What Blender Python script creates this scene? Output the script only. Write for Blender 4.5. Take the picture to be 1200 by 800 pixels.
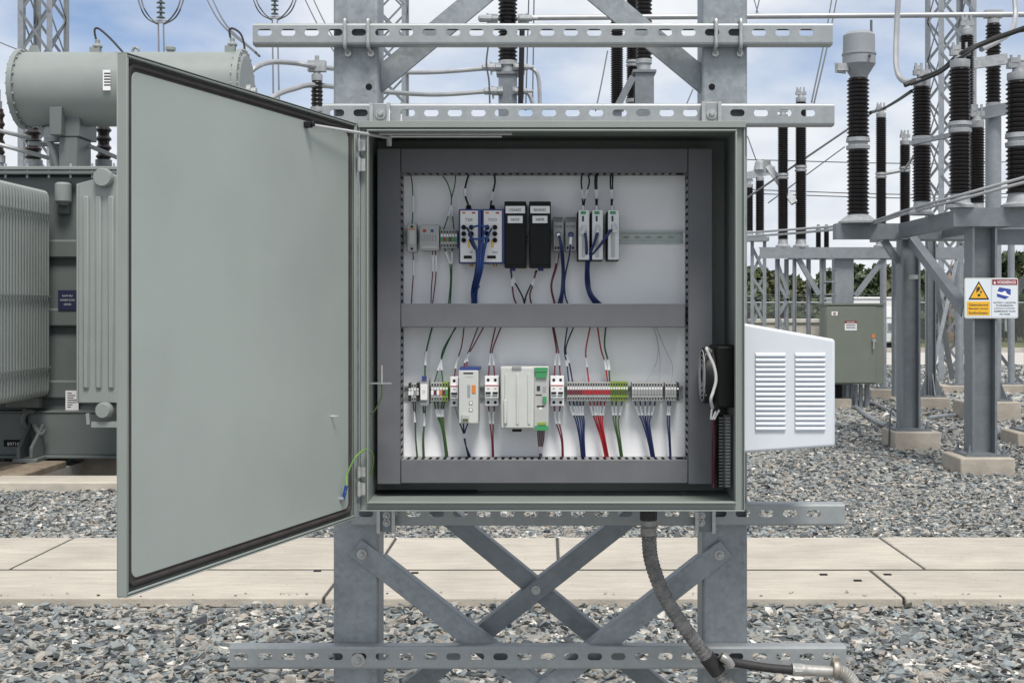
import bpy, bmesh, math, random
import numpy as np
from mathutils import Vector, Matrix
R = math.radians
for o in list(bpy.data.objects): bpy.data.objects.remove(o)
SC = bpy.context.scene
COL = SC.collection
# ------------------------------------------------------------------ camera
F, CX, CY, H = 1500.0, 640.0, 362.0, 1.5          # focal length and vanishing point in photo pixels, eye height
cd = bpy.data.cameras.new('camera'); cam = bpy.data.objects.new('camera', cd); COL.objects.link(cam)
cd.sensor_width = 36; cd.lens = F / 1200 * 36
cd.shift_x = (600 - CX) / 1200; cd.shift_y = (CY - 400) / 1200
cd.clip_start = 0.05; cd.clip_end = 2000
cam.location = (0, 0, H); cam.rotation_euler = (R(90), 0, 0)
SC.camera = cam
# ------------------------------------------------------------------ sky and sun
SUN_EL, SUN_AZ = R(60), R(165)                     # azimuth clockwise from +Y: behind the camera, to its right
w = bpy.data.worlds.new('World'); SC.world = w; w.use_nodes = True
nt = w.node_tree; N = nt.nodes; L = nt.links
for n in list(N): N.remove(n)
out = N.new('ShaderNodeOutputWorld'); bg = N.new('ShaderNodeBackground'); bg.inputs['Strength'].default_value = 0.076
sky = N.new('ShaderNodeTexSky'); sky.sky_type = 'NISHITA'; sky.sun_disc = False
sky.sun_elevation = SUN_EL; sky.sun_rotation = SUN_AZ; sky.air_density = 1.0; sky.dust_density = 0.6; sky.ozone_density = 2.0
tc = N.new('ShaderNodeTexCoord'); sep = N.new('ShaderNodeSeparateXYZ'); L.new(tc.outputs['Generated'], sep.inputs[0])
def wm(op, a, b):
    m = N.new('ShaderNodeMath'); m.operation = op
    for i, q in enumerate((a, b)):
        if isinstance(q, (int, float)): m.inputs[i].default_value = q
        else: L.new(q, m.inputs[i])
    return m.outputs[0]
zc = wm('ADD', wm('MAXIMUM', sep.outputs[2], 0.0), 0.30)
cmb = N.new('ShaderNodeCombineXYZ')
L.new(wm('DIVIDE', sep.outputs[0], zc), cmb.inputs[0]); L.new(wm('DIVIDE', sep.outputs[1], zc), cmb.inputs[1])
n1 = N.new('ShaderNodeTexNoise'); n1.inputs['Scale'].default_value = 1.15; n1.inputs['Detail'].default_value = 9; n1.inputs['Roughness'].default_value = 0.52; n1.inputs['Distortion'].default_value = 0.1
mp = N.new('ShaderNodeMapping'); mp.inputs['Location'].default_value = (5.3, 1.1, 0); L.new(cmb.outputs[0], mp.inputs[0]); L.new(mp.outputs[0], n1.inputs['Vector'])
rp = N.new('ShaderNodeValToRGB'); L.new(n1.outputs['Fac'], rp.inputs[0])
rp.color_ramp.elements[0].position = 0.28; rp.color_ramp.elements[0].color = (0.08,)*3 + (1,)
rp.color_ramp.elements[1].position = 0.47; rp.color_ramp.elements[1].color = (1,)*3 + (1,)
n2 = N.new('ShaderNodeTexNoise'); n2.inputs['Scale'].default_value = 3.4; n2.inputs['Detail'].default_value = 6; L.new(mp.outputs[0], n2.inputs['Vector'])
r2 = N.new('ShaderNodeValToRGB'); L.new(n2.outputs['Fac'], r2.inputs[0])
r2.color_ramp.elements[0].position = 0.35; r2.color_ramp.elements[0].color = (7.4, 8.0, 8.9, 1)
r2.color_ramp.elements[1].position = 0.65; r2.color_ramp.elements[1].color = (10.2, 10.4, 10.6, 1)
mx = N.new('ShaderNodeMix'); mx.data_type = 'RGBA'
hz = wm('SUBTRACT', 1.0, wm('DIVIDE', wm('MAXIMUM', sep.outputs[2], 0.0), 0.16))       # cloud decks close up towards the horizon, all the way round
cover = wm('MINIMUM', wm('ADD', rp.outputs[0], wm('MAXIMUM', wm('MULTIPLY', hz, 0.75), 0.0)), 1.0)
tint = N.new('ShaderNodeMix'); tint.data_type = 'RGBA'; tint.blend_type = 'MULTIPLY'; tint.inputs[0].default_value = 1; tint.inputs[7].default_value = (0.78, 0.95, 1.2, 1)
L.new(sky.outputs[0], tint.inputs[6])
L.new(cover, mx.inputs[0]); L.new(tint.outputs[2], mx.inputs[6]); L.new(r2.outputs[0], mx.inputs[7])
L.new(mx.outputs[2], bg.inputs['Color']); L.new(bg.outputs[0], out.inputs[0])
sd = bpy.data.lights.new('sun', 'SUN'); sun = bpy.data.objects.new('sun', sd); COL.objects.link(sun)
sd.energy = 3.1; sd.angle = R(18); sd.color = (1.0, 0.94, 0.86)
sdir = Vector((math.sin(SUN_AZ) * math.cos(SUN_EL), math.cos(SUN_AZ) * math.cos(SUN_EL), math.sin(SUN_EL)))
sun.rotation_euler = sdir.to_track_quat('Z', 'Y').to_euler(); sun.location = (0, -3, 12)
vs = SC.view_settings; vs.view_transform = 'Standard'; vs.look = 'None'; vs.exposure = 0.33; vs.gamma = 1
# ------------------------------------------------------------------ helpers
rng = random.Random(7)
def X(px, Y): return (px - CX) / F * Y
def Z(py, Y): return H - (py - CY) / F * Y
def P(px, py, Y): return Vector((X(px, Y), Y, Z(py, Y)))
ORG = {}
class MB:
    """collects geometry in world coordinates"""
    def __init__(s): s.v = []; s.f = []
    def add(s, vs, fs):
        b = len(s.v); s.v += [tuple(q) for q in vs]; s.f += [tuple(b + i for i in f) for f in fs]; return s
    def box(s, a, b):
        x0, y0, z0 = (min(a[i], b[i]) for i in range(3)); x1, y1, z1 = (max(a[i], b[i]) for i in range(3))
        return s.add([(x0,y0,z0),(x1,y0,z0),(x1,y1,z0),(x0,y1,z0),(x0,y0,z1),(x1,y0,z1),(x1,y1,z1),(x0,y1,z1)],
                     [(0,3,2,1),(4,5,6,7),(0,1,5,4),(1,2,6,5),(2,3,7,6),(3,0,4,7)])
    def obox(s, c, ax, ay, az):
        c = Vector(c); vs = []
        for k in (-1, 1):
            for (i, j) in ((-1,-1),(1,-1),(1,1),(-1,1)): vs.append(c + ax*i + ay*j + az*k)
        fl = ax.cross(ay).dot(az) < 0
        fs = [(0,3,2,1),(4,5,6,7),(0,1,5,4),(1,2,6,5),(2,3,7,6),(3,0,4,7)]
        if fl: fs = [f[::-1] for f in fs]
        return s.add(vs, fs)
    def bar(s, p, q, w, t, n):
        """flat bar p->q, w across, t along n"""
        p = Vector(p); q = Vector(q); d = (q - p); n = Vector(n); ln = d.length; d.normalize()
        a = n.cross(d).normalized(); n = d.cross(a).normalized()
        return s.obox((p + q) / 2, d * ln / 2, a * w / 2, n * t / 2)
    def ring(s, c, u, v, r, n): return [Vector(c) + u * (r * math.cos(6.283185 * i / n)) + v * (r * math.sin(6.283185 * i / n)) for i in range(n)]
    def lathe(s, p, d, prof, n=16, caps=True):
        """prof: (radius, distance along d)"""
        p = Vector(p); d = Vector(d).normalized(); u = d.orthogonal().normalized(); v = d.cross(u)
        vs = []
        for r, t in prof: vs += s.ring(p + d * t, u, v, max(r, 1e-5), n)
        fs = []
        for k in range(len(prof) - 1):
            for i in range(n):
                j = (i + 1) % n; fs.append((k*n+i, k*n+j, (k+1)*n+j, (k+1)*n+i))
        if caps: fs += [tuple(range(n))[::-1], tuple(range((len(prof)-1)*n, len(prof)*n))]
        return s.add(vs, fs)
    def cyl(s, p, q, r, r2=None, n=12, caps=True):
        p = Vector(p); q = Vector(q); return s.lathe(p, q - p, [(r, 0), (r if r2 is None else r2, (q - p).length)], n, caps)
    def tube(s, path, r, n=8, caps=True):
        pts = [Vector(p) for p in path]; m = len(pts); rings = []; u = None
        for i in range(m):
            d = (pts[min(i+1, m-1)] - pts[max(i-1, 0)]).normalized()
            if u is None: u = d.orthogonal().normalized()
            u = (u - d * u.dot(d)); u = u.normalized() if u.length > 1e-6 else d.orthogonal().normalized()
            rr = r(i / (m - 1)) if callable(r) else r
            rings.append(s.ring(pts[i], u, d.cross(u), rr, n))
        vs = [q for rg in rings for q in rg]; fs = []
        for k in range(m - 1):
            for i in range(n):
                j = (i + 1) % n; fs.append((k*n+i, k*n+j, (k+1)*n+j, (k+1)*n+i))
        if caps: fs += [tuple(range(n))[::-1], tuple(range((m-1)*n, m*n))]
        return s.add(vs, fs)
    def prism(s, pts, e):
        """closed planar polygon swept by e"""
        pts = [Vector(p) for p in pts]; e = Vector(e); n = len(pts)
        nrm = sum(((pts[i] - pts[0]).cross(pts[(i+1) % n] - pts[0]) for i in range(n)), Vector())
        if nrm.dot(e) > 0: pts = pts[::-1]
        return s.add(pts + [p + e for p in pts], [tuple(range(n)), tuple(range(2*n-1, n-1, -1))] + [(i, i+n, (i+1) % n + n, (i+1) % n)[::-1][::-1] for i in range(n)])
    def hbeam(s, p, q, w, d, tf, tw, n):
        """I section p->q; n points from flange to flange (depth d), width w"""
        p = Vector(p); q = Vector(q); n = Vector(n).normalized()
        for k in (-1, 1): s.bar(p + n*k*(d-tf)/2, q + n*k*(d-tf)/2, w, tf, n)
        a = n.cross((q - p).normalized())
        s.bar(p, q, d - 2*tf - 0.001, tw, a); return s
    def angle(s, p, q, w, t, n, side=1):
        """L section: one leg across, the other along n, standing on the 'side' edge"""
        p = Vector(p); q = Vector(q); n = Vector(n).normalized(); a = n.cross((q - p).normalized()).normalized()
        s.bar(p, q, w, t, n)
        o = a * side * (w - t) / 2 + n * (w / 2 + t/2)
        s.bar(p + o, q + o, w, t, a); return s
def smooth_path(pts, k=6):
    pts = [Vector(p) for p in pts]
    if len(pts) < 3: return pts
    e = [pts[0]*2 - pts[1]] + pts + [pts[-1]*2 - pts[-2]]; o = []
    for i in range(1, len(e) - 2):
        a, b, c, d = e[i-1], e[i], e[i+1], e[i+2]
        for j in range(k):
            t = j / k
            o.append(0.5 * (2*b + (c - a)*t + (2*a - 5*b + 4*c - d)*t*t + (3*b - a - 3*c + d)*t**3))
    return o + [pts[-1]]
def tagged(o, label, cat, group=None, kind=None):
    if label: o['label'] = label
    if cat: o['category'] = cat
    if group: o['group'] = group
    if kind: o['kind'] = kind
    return o
def thing(name, label, cat, loc, group=None):
    o = bpy.data.objects.new(name, None); COL.objects.link(o); o.location = loc; o.empty_display_size = 0.1
    ORG[o] = Vector(loc); return tagged(o, label, cat, group)
def part(mb, name, mat, parent=None, bevel=0, org=None, smooth=35, seg=2):
    me = bpy.data.meshes.new(name)
    og = ORG[parent] if parent is not None else Vector(org if org is not None else (0, 0, 0))
    me.from_pydata([(a - og.x, b - og.y, c - og.z) for a, b, c in mb.v], [], mb.f); me.update()
    if mat: me.materials.append(M[mat])
    if smooth:
        me.shade_smooth(); me.set_sharp_from_angle(angle=R(smooth))
    o = bpy.data.objects.new(name, me); COL.objects.link(o)
    if parent is not None: o.parent = parent
    else: o.location = og
    ORG[o] = og
    if bevel:
        b = o.modifiers.new('bevel', 'BEVEL'); b.width = bevel; b.segments = seg; b.limit_method = 'ANGLE'; b.angle_limit = R(40)
        b.harden_normals = False
    return o
def one(mb, name, mat, label, cat, org, group=None, **k): return tagged(part(mb, name, mat, None, org=org, **k), label, cat, group)
def struct(mb, name, mat, **k): return tagged(part(mb, name, mat, None, **k), None, None, None, 'structure')
def text(s, px, py, hpx, Y, mat, parent, wpx=None, name='lettering', dy=0.0, bold=0.0):
    cu = bpy.data.curves.new('t', 'FONT'); cu.body = s; cu.size = 1; cu.align_x = 'CENTER'; cu.align_y = 'CENTER'; cu.resolution_u = 2; cu.offset = bold
    t = bpy.data.objects.new('t', cu); COL.objects.link(t); bpy.context.view_layer.update()
    me = bpy.data.meshes.new_from_object(t.evaluated_get(bpy.context.evaluated_depsgraph_get()))
    bpy.data.objects.remove(t); bpy.data.curves.remove(cu)
    co = [v.co.copy() for v in me.vertices]
    x0 = min(c.x for c in co); x1 = max(c.x for c in co); y0 = min(c.y for c in co); y1 = max(c.y for c in co)
    k = hpx / (y1 - y0) * Y / F; kx = (wpx / (x1 - x0) * Y / F) if wpx else k
    mb = MB(); mb.v = [(X(px, Y) + (c.x - (x0+x1)/2)*kx, Y - dy, Z(py, Y) + (c.y - (y0+y1)/2)*k) for c in co]; mb.f = [tuple(p.vertices) for p in me.polygons]
    bpy.data.meshes.remove(me)
    return part(mb, name, mat, parent, smooth=0)
# ------------------------------------------------------------------ materials
M = {}
def mat(name, col, rough=0.5, metal=0.0, var=0.0, scale=8.0, bump=0.0, bscale=60.0, col2=None, detail=5, spec=0.5, ramp=(0.35, 0.65), coords='Object', coat=0):
    m = bpy.data.materials.new(name); m.use_nodes = True; t = m.node_tree; b = t.nodes['Principled BSDF']
    b.inputs['Roughness'].default_value = rough; b.inputs['Metallic'].default_value = metal
    b.inputs['Specular IOR Level'].default_value = spec; b.inputs['Coat Weight'].default_value = coat
    c = tuple(col) + (1,); b.inputs['Base Color'].default_value = c
    m.diffuse_color = c
    co = t.nodes.new('ShaderNodeTexCoord')
    if var or col2:
        n = t.nodes.new('ShaderNodeTexNoise'); n.inputs['Scale'].default_value = scale; n.inputs['Detail'].default_value = detail; n.inputs['Roughness'].default_value = 0.6
        r = t.nodes.new('ShaderNodeValToRGB'); r.color_ramp.elements[0].position = ramp[0]; r.color_ramp.elements[1].position = ramp[1]
        a = tuple(x * (1 - var) for x in col) + (1,); d = (tuple(col2) if col2 else tuple(min(1, x * (1 + var)) for x in col)) + (1,)
        r.color_ramp.elements[0].color = a; r.color_ramp.elements[1].color = d
        t.links.new(co.outputs[coords], n.inputs['Vector']); t.links.new(n.outputs['Fac'], r.inputs[0]); t.links.new(r.outputs[0], b.inputs['Base Color'])
        mr = t.nodes.new('ShaderNodeMapRange'); mr.inputs[3].default_value = max(0.05, rough - 0.08); mr.inputs[4].default_value = min(1, rough + 0.1)
        t.links.new(n.outputs['Fac'], mr.inputs[0]); t.links.new(mr.outputs[0], b.inputs['Roughness'])
    if bump:
        n = t.nodes.new('ShaderNodeTexNoise'); n.inputs['Scale'].default_value = bscale; n.inputs['Detail'].default_value = 4
        bp = t.nodes.new('ShaderNodeBump'); bp.inputs['Strength'].default_value = bump; bp.inputs['Distance'].default_value = 0.01
        t.links.new(co.outputs[coords], n.inputs['Vector']); t.links.new(n.outputs['Fac'], bp.inputs['Height']); t.links.new(bp.outputs[0], b.inputs['Normal'])
    M[name] = m; return m
def galv(name, col, sc=24.0, metal=0.3, rough=0.42, var=0.18, streak=0.35):
    """hot-dip galvanised steel: spangle, cloudy patches and drip streaks"""
    m = mat(name, col, rough, metal); t = m.node_tree; b = t.nodes['Principled BSDF']; co = t.nodes.new('ShaderNodeTexCoord')
    v = t.nodes.new('ShaderNodeTexVoronoi'); v.inputs['Scale'].default_value = sc * 3; v.feature = 'F1'
    n = t.nodes.new('ShaderNodeTexNoise'); n.inputs['Scale'].default_value = sc * 0.5; n.inputs['Detail'].default_value = 8; n.inputs['Roughness'].default_value = 0.7
    mpn = t.nodes.new('ShaderNodeMapping'); mpn.inputs['Scale'].default_value = (sc * 0.9, sc * 0.9, sc * 0.08)
    n3 = t.nodes.new('ShaderNodeTexNoise'); n3.inputs['Scale'].default_value = 1.0; n3.inputs['Detail'].default_value = 5
    for q in (v, n): t.links.new(co.outputs['Object'], q.inputs['Vector'])
    t.links.new(co.outputs['Object'], mpn.inputs[0]); t.links.new(mpn.outputs[0], n3.inputs['Vector'])
    a = t.nodes.new('ShaderNodeMath'); a.operation = 'MULTIPLY_ADD'; a.inputs[1].default_value = 0.22
    sp = t.nodes.new('ShaderNodeSeparateColor'); t.links.new(v.outputs['Color'], sp.inputs[0]); t.links.new(sp.outputs[0], a.inputs[0])
    t.links.new(n.outputs['Fac'], a.inputs[2])
    a2 = t.nodes.new('ShaderNodeMath'); a2.operation = 'MULTIPLY_ADD'; a2.inputs[1].default_value = streak; t.links.new(n3.outputs['Fac'], a2.inputs[0]); t.links.new(a.outputs[0], a2.inputs[2])
    r = t.nodes.new('ShaderNodeValToRGB'); r.color_ramp.elements[0].position = 0.46; r.color_ramp.elements[1].position = 1.0
    r.color_ramp.elements[0].color = tuple(x * (1 - var) for x in col) + (1,); r.color_ramp.elements[1].color = tuple(min(1, x * (1 + var)) for x in col) + (1,)
    t.links.new(a2.outputs[0], r.inputs[0]); t.links.new(r.outputs[0], b.inputs['Base Color'])
    mr = t.nodes.new('ShaderNodeMapRange'); mr.inputs[3].default_value = rough - 0.1; mr.inputs[4].default_value = rough + 0.18
    t.links.new(a.outputs[0], mr.inputs[0]); t.links.new(mr.outputs[0], b.inputs['Roughness'])
    return m
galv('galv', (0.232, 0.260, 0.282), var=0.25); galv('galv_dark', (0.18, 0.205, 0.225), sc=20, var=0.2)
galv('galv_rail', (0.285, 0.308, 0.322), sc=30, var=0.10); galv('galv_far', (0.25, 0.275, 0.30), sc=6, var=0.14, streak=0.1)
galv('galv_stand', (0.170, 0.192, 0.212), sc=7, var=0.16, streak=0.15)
mat('zinc', (0.42, 0.43, 0.43), 0.35, 0.6, 0.1, 60)
mat('steel', (0.60, 0.61, 0.62), 0.35, 0.35); mat('din', (0.34, 0.39, 0.375), 0.4, 0.4, 0.08, 40); mat('plastic_black', (0.007, 0.0075, 0.009), 0.5, spec=0.2); mat('duct_side', (0.24, 0.245, 0.26), 0.5)
mat('cabinet', (0.232, 0.262, 0.25), 0.42, 0, 0.04, 5, 0.04, 700)
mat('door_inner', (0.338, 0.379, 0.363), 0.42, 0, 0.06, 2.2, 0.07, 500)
mat('gasket', (0.035, 0.030, 0.030), 0.65, 0, 0.25, 30)
mat('plate', (0.81, 0.83, 0.86), 0.5, 0, 0.02, 9)
mat('duct', (0.125, 0.13, 0.145), 0.5, 0, 0.06, 14)
mat('black', (0.006, 0.006, 0.007), 0.5, spec=0.2); mat('black_rubber', (0.02, 0.02, 0.021), 0.6, 0, 0.3, 40)
mat('white_paint', (0.56, 0.605, 0.66), 0.38, 0, 0.03, 5, 0.02, 300)
mat('plastic_light', (0.50, 0.52, 0.51), 0.45, 0, 0.03, 30); mat('plastic_grey', (0.28, 0.29, 0.30), 0.5, 0, 0.06, 30)
mat('plastic_mid', (0.40, 0.41, 0.41), 0.5, 0, 0.05, 30); mat('plastic_dark', (0.016, 0.017, 0.02), 0.5, 0, 0.1, 20, spec=0.25)
mat('label', (0.74, 0.75, 0.77), 0.5); mat('ink', (0.03, 0.03, 0.035), 0.6); mat('blue_case', (0.03, 0.05, 0.20), 0.4)
mat('silver', (0.52, 0.54, 0.56), 0.35, 0.5); mat('green_plastic', (0.04, 0.26, 0.10), 0.45); mat('red_plastic', (0.38, 0.02, 0.025), 0.45)
mat('orange', (0.60, 0.20, 0.05), 0.5); mat('lime', (0.22, 0.33, 0.05), 0.5); mat('brass', (0.45, 0.33, 0.12), 0.35, 0.8)
mat('w_blue', (0.010, 0.022, 0.10), 0.45); mat('w_patch', (0.014, 0.06, 0.26), 0.42); mat('w_red', (0.33, 0.012, 0.022), 0.45)
mat('w_maroon', (0.13, 0.015, 0.03), 0.45); mat('w_green', (0.022, 0.10, 0.032), 0.45); mat('w_black', (0.012, 0.012, 0.018), 0.45)
mat('w_yg', (0.13, 0.27, 0.06), 0.45, 0, 0, 60); mat('w_olive', (0.07, 0.10, 0.03), 0.5); mat('sleeve', (0.75, 0.77, 0.80), 0.45); mat('w_grey', (0.30, 0.30, 0.33), 0.5)
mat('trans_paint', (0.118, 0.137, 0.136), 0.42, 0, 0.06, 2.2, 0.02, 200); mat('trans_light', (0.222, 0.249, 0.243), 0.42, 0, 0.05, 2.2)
mat('porcelain', (0.0085, 0.0065, 0.007), 0.3, 0, 0.15, 6, spec=0.4); mat('porcelain_brown', (0.035, 0.024, 0.023), 0.25, 0, 0.15, 6)
mat('cast', (0.33, 0.35, 0.37), 0.55, 0.3, 0.15, 16); mat('ct_grey', (0.24, 0.26, 0.285), 0.45, 0, 0.06, 3)
mat('alu', (0.36, 0.375, 0.39), 0.42, 0.4, 0.08, 6); mat('conductor', (0.10, 0.105, 0.115), 0.5, 0.3)
mat('glass_ins', (0.12, 0.15, 0.17), 0.15)
mat('green_box', (0.155, 0.175, 0.148), 0.5, 0, 0.05, 3)
mat('yellow', (0.72, 0.40, 0.02), 0.45); mat('sign_red', (0.22, 0.012, 0.03), 0.45); mat('sign_blue', (0.03, 0.06, 0.30), 0.45); mat('sign_white', (0.62, 0.68, 0.74), 0.4)
mat('trailer', (0.62, 0.64, 0.66), 0.45, 0, 0.04, 1); mat('bark', (0.09, 0.07, 0.05), 0.9, 0, 0.3, 6); mat('deadwood', (0.34, 0.24, 0.18), 0.9, 0, 0.2, 6)

mat('coupling', (0.34, 0.335, 0.32), 0.5, 0.35, 0.15, 40); mat('steel_worn', (0.34, 0.31, 0.27), 0.5, 0.6, 0.3, 40)
def braid(name, col):
    m = mat(name, col, 0.5, 0.35, 0.35, 30); t = m.node_tree; b = t.nodes['Principled BSDF']; co = t.nodes.new('ShaderNodeTexCoord')
    hs = []
    for ang in (0.6, -0.6):
        mp = t.nodes.new('ShaderNodeMapping'); mp.inputs['Rotation'].default_value = (0, ang, 0); wv = t.nodes.new('ShaderNodeTexWave'); wv.inputs['Scale'].default_value = 55; wv.bands_direction = 'Z'; wv.inputs['Distortion'].default_value = 0.8
        t.links.new(co.outputs['Object'], mp.inputs[0]); t.links.new(mp.outputs[0], wv.inputs['Vector']); hs.append(wv.outputs['Fac'])
    mm = t.nodes.new('ShaderNodeMath'); mm.operation = 'MAXIMUM'; t.links.new(hs[0], mm.inputs[0]); t.links.new(hs[1], mm.inputs[1])
    bp = t.nodes.new('ShaderNodeBump'); bp.inputs['Strength'].default_value = 0.7; bp.inputs['Distance'].default_value = 0.004; t.links.new(mm.outputs[0], bp.inputs['Height']); t.links.new(bp.outputs[0], b.inputs['Normal'])
braid('hose', (0.20, 0.20, 0.20))
mat('plate_blue', (0.02, 0.022, 0.06), 0.4)
mat('coupling_dark', (0.27, 0.27, 0.265), 0.42, 0.5, 0.2, 50)
# ------------------------------------------------------------------ ground, gravel, slabs
def rock_mat(name, attr):
    m = bpy.data.materials.new(name); m.use_nodes = True; t = m.node_tree; b = t.nodes['Principled BSDF']; b.inputs['Roughness'].default_value = 0.8
    r = t.nodes.new('ShaderNodeValToRGB'); cr = r.color_ramp
    pal = [(0.0, (0.045, 0.05, 0.055)), (0.16, (0.11, 0.125, 0.135)), (0.32, (0.20, 0.225, 0.235)), (0.46, (0.29, 0.275, 0.245)), (0.58, (0.21, 0.25, 0.265)), (0.70, (0.27, 0.235, 0.195)), (0.84, (0.37, 0.36, 0.33)), (1.0, (0.70, 0.68, 0.64))]
    while len(cr.elements) < len(pal): cr.elements.new(0.5)
    for e, (p, c) in zip(cr.elements, pal): e.position = p; e.color = c + (1,)
    co = t.nodes.new('ShaderNodeTexCoord'); n = t.nodes.new('ShaderNodeTexNoise'); n.inputs['Scale'].default_value = 55; n.inputs['Detail'].default_value = 6; n.inputs['Roughness'].default_value = 0.7
    t.links.new(co.outputs['Object'], n.inputs['Vector'])
    if attr:
        a = t.nodes.new('ShaderNodeAttribute'); a.attribute_name = 'tone'; src = a.outputs['Fac']
    else:
        v = t.nodes.new('ShaderNodeTexVoronoi'); v.inputs['Scale'].default_value = 13; t.links.new(co.outputs['Object'], v.inputs['Vector'])
        s = t.nodes.new('ShaderNodeSeparateColor'); t.links.new(v.outputs['Color'], s.inputs[0]); src = s.outputs[0]
        bp = t.nodes.new('ShaderNodeBump'); bp.inputs['Distance'].default_value = 0.05; bp.inputs['Strength'].default_value = 0.9; bp.invert = True
        t.links.new(v.outputs['Distance'], bp.inputs['Height']); t.links.new(bp.outputs[0], b.inputs['Normal'])
    t.links.new(src, r.inputs[0])
    mr = t.nodes.new('ShaderNodeMapRange'); mr.inputs[1].default_value = 0.3; mr.inputs[2].default_value = 0.7; mr.inputs[3].default_value = 0.72; mr.inputs[4].default_value = 1.25
    t.links.new(n.outputs['Fac'], mr.inputs[0])
    ml = t.nodes.new('ShaderNodeMix'); ml.data_type = 'RGBA'; ml.blend_type = 'MULTIPLY'; ml.inputs[0].default_value = 1
    t.links.new(r.outputs[0], ml.inputs[6]); t.links.new(mr.outputs[0], ml.inputs[7]); t.links.new(ml.outputs[2], b.inputs['Base Color'])
    if attr:
        bp = t.nodes.new('ShaderNodeBump'); bp.inputs['Distance'].default_value = 0.006; bp.inputs['Strength'].default_value = 0.6; t.links.new(n.outputs['Fac'], bp.inputs['Height']); t.links.new(bp.outputs[0], b.inputs['Normal'])
    M[name] = m
rock_mat('rock', True); rock_mat('ground_gravel', False)
def concrete(name, col, sc):
    m = mat(name, col, 0.8, 0, 0.10, sc, 0.35, 90); t = m.node_tree; b = t.nodes['Principled BSDF']
    src = b.inputs['Base Color'].links[0].from_socket
    co = t.nodes.new('ShaderNodeTexCoord'); mp = t.nodes.new('ShaderNodeMapping'); mp.inputs['Rotation'].default_value = (0, 0, 0.9); mp.inputs['Scale'].default_value = (3, 26, 6)
    n = t.nodes.new('ShaderNodeTexNoise'); n.inputs['Scale'].default_value = 1.3; n.inputs['Detail'].default_value = 6; n.inputs['Roughness'].default_value = 0.65
    t.links.new(co.outputs['Object'], mp.inputs[0]); t.links.new(mp.outputs[0], n.inputs['Vector'])
    mr = t.nodes.new('ShaderNodeMapRange'); mr.inputs[1].default_value = 0.3; mr.inputs[2].default_value = 0.72; mr.inputs[3].default_value = 0.80; mr.inputs[4].default_value = 1.10; t.links.new(n.outputs['Fac'], mr.inputs[0])
    n2 = t.nodes.new('ShaderNodeTexNoise'); n2.inputs['Scale'].default_value = 45; n2.inputs['Detail'].default_value = 2; t.links.new(co.outputs['Object'], n2.inputs['Vector'])
    r2 = t.nodes.new('ShaderNodeValToRGB'); r2.color_ramp.elements[0].position = 0.24; r2.color_ramp.elements[1].position = 0.3; r2.color_ramp.elements[0].color = (0.45,)*3 + (1,); t.links.new(n2.outputs['Fac'], r2.inputs[0])
    for s in (mr.outputs[0], r2.outputs[0]):
        ml = t.nodes.new('ShaderNodeMix'); ml.data_type = 'RGBA'; ml.blend_type = 'MULTIPLY'; ml.inputs[0].default_value = 1
        t.links.new(src, ml.inputs[6]); t.links.new(s, ml.inputs[7]); src = ml.outputs[2]
    t.links.new(src, b.inputs['Base Color'])
concrete('slab', (0.425, 0.392, 0.338), 1.7); concrete('slab_edge', (0.40, 0.38, 0.35), 3); concrete('footing', (0.36, 0.325, 0.28), 5); concrete('road', (0.46, 0.44, 0.41), 1.5)
mat('joint_shade', (0.05, 0.047, 0.043), 0.9, 0, 0.3, 20)  # near-black base under the slabs; shadow of the open joints put into colour
mat('grass', (0.11, 0.12, 0.05), 0.9, 0, 0.3, 3); mat('asphalt', (0.06, 0.06, 0.062), 0.9, 0, 0.2, 20)
mat('timber', (0.20, 0.16, 0.12), 0.85, 0, 0.25, 8, 0.3, 40)

PITX0, PITX1, PITY0, PITY1, PITZ = -4.55, -2.55, 10.93, 14.4, -0.55           # oil pit under the transformer
g = MB()
xs_, ys_ = [-300, PITX0, PITX1, 300], [-60, PITY0, PITY1, 600]
for i in range(3):
    for j in range(3):
        if (i, j) != (1, 1): g.add([(xs_[i], ys_[j], 0), (xs_[i+1], ys_[j], 0), (xs_[i+1], ys_[j+1], 0), (xs_[i], ys_[j+1], 0)], [(0, 1, 2, 3)])
struct(g, 'ground', 'ground_gravel', smooth=0)
g = MB(); a0, a1, b0, b1 = PITX0, PITX1, PITY0, PITY1
g.add([(a0,b0,PITZ),(a1,b0,PITZ),(a1,b1,PITZ),(a0,b1,PITZ),(a0,b0,0),(a1,b0,0),(a1,b1,0),(a0,b1,0)], [(0,1,2,3),(0,4,5,1),(1,5,6,2),(2,6,7,3),(3,7,4,0)])
struct(g, 'oil_pit', 'slab_edge', smooth=0)

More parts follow.
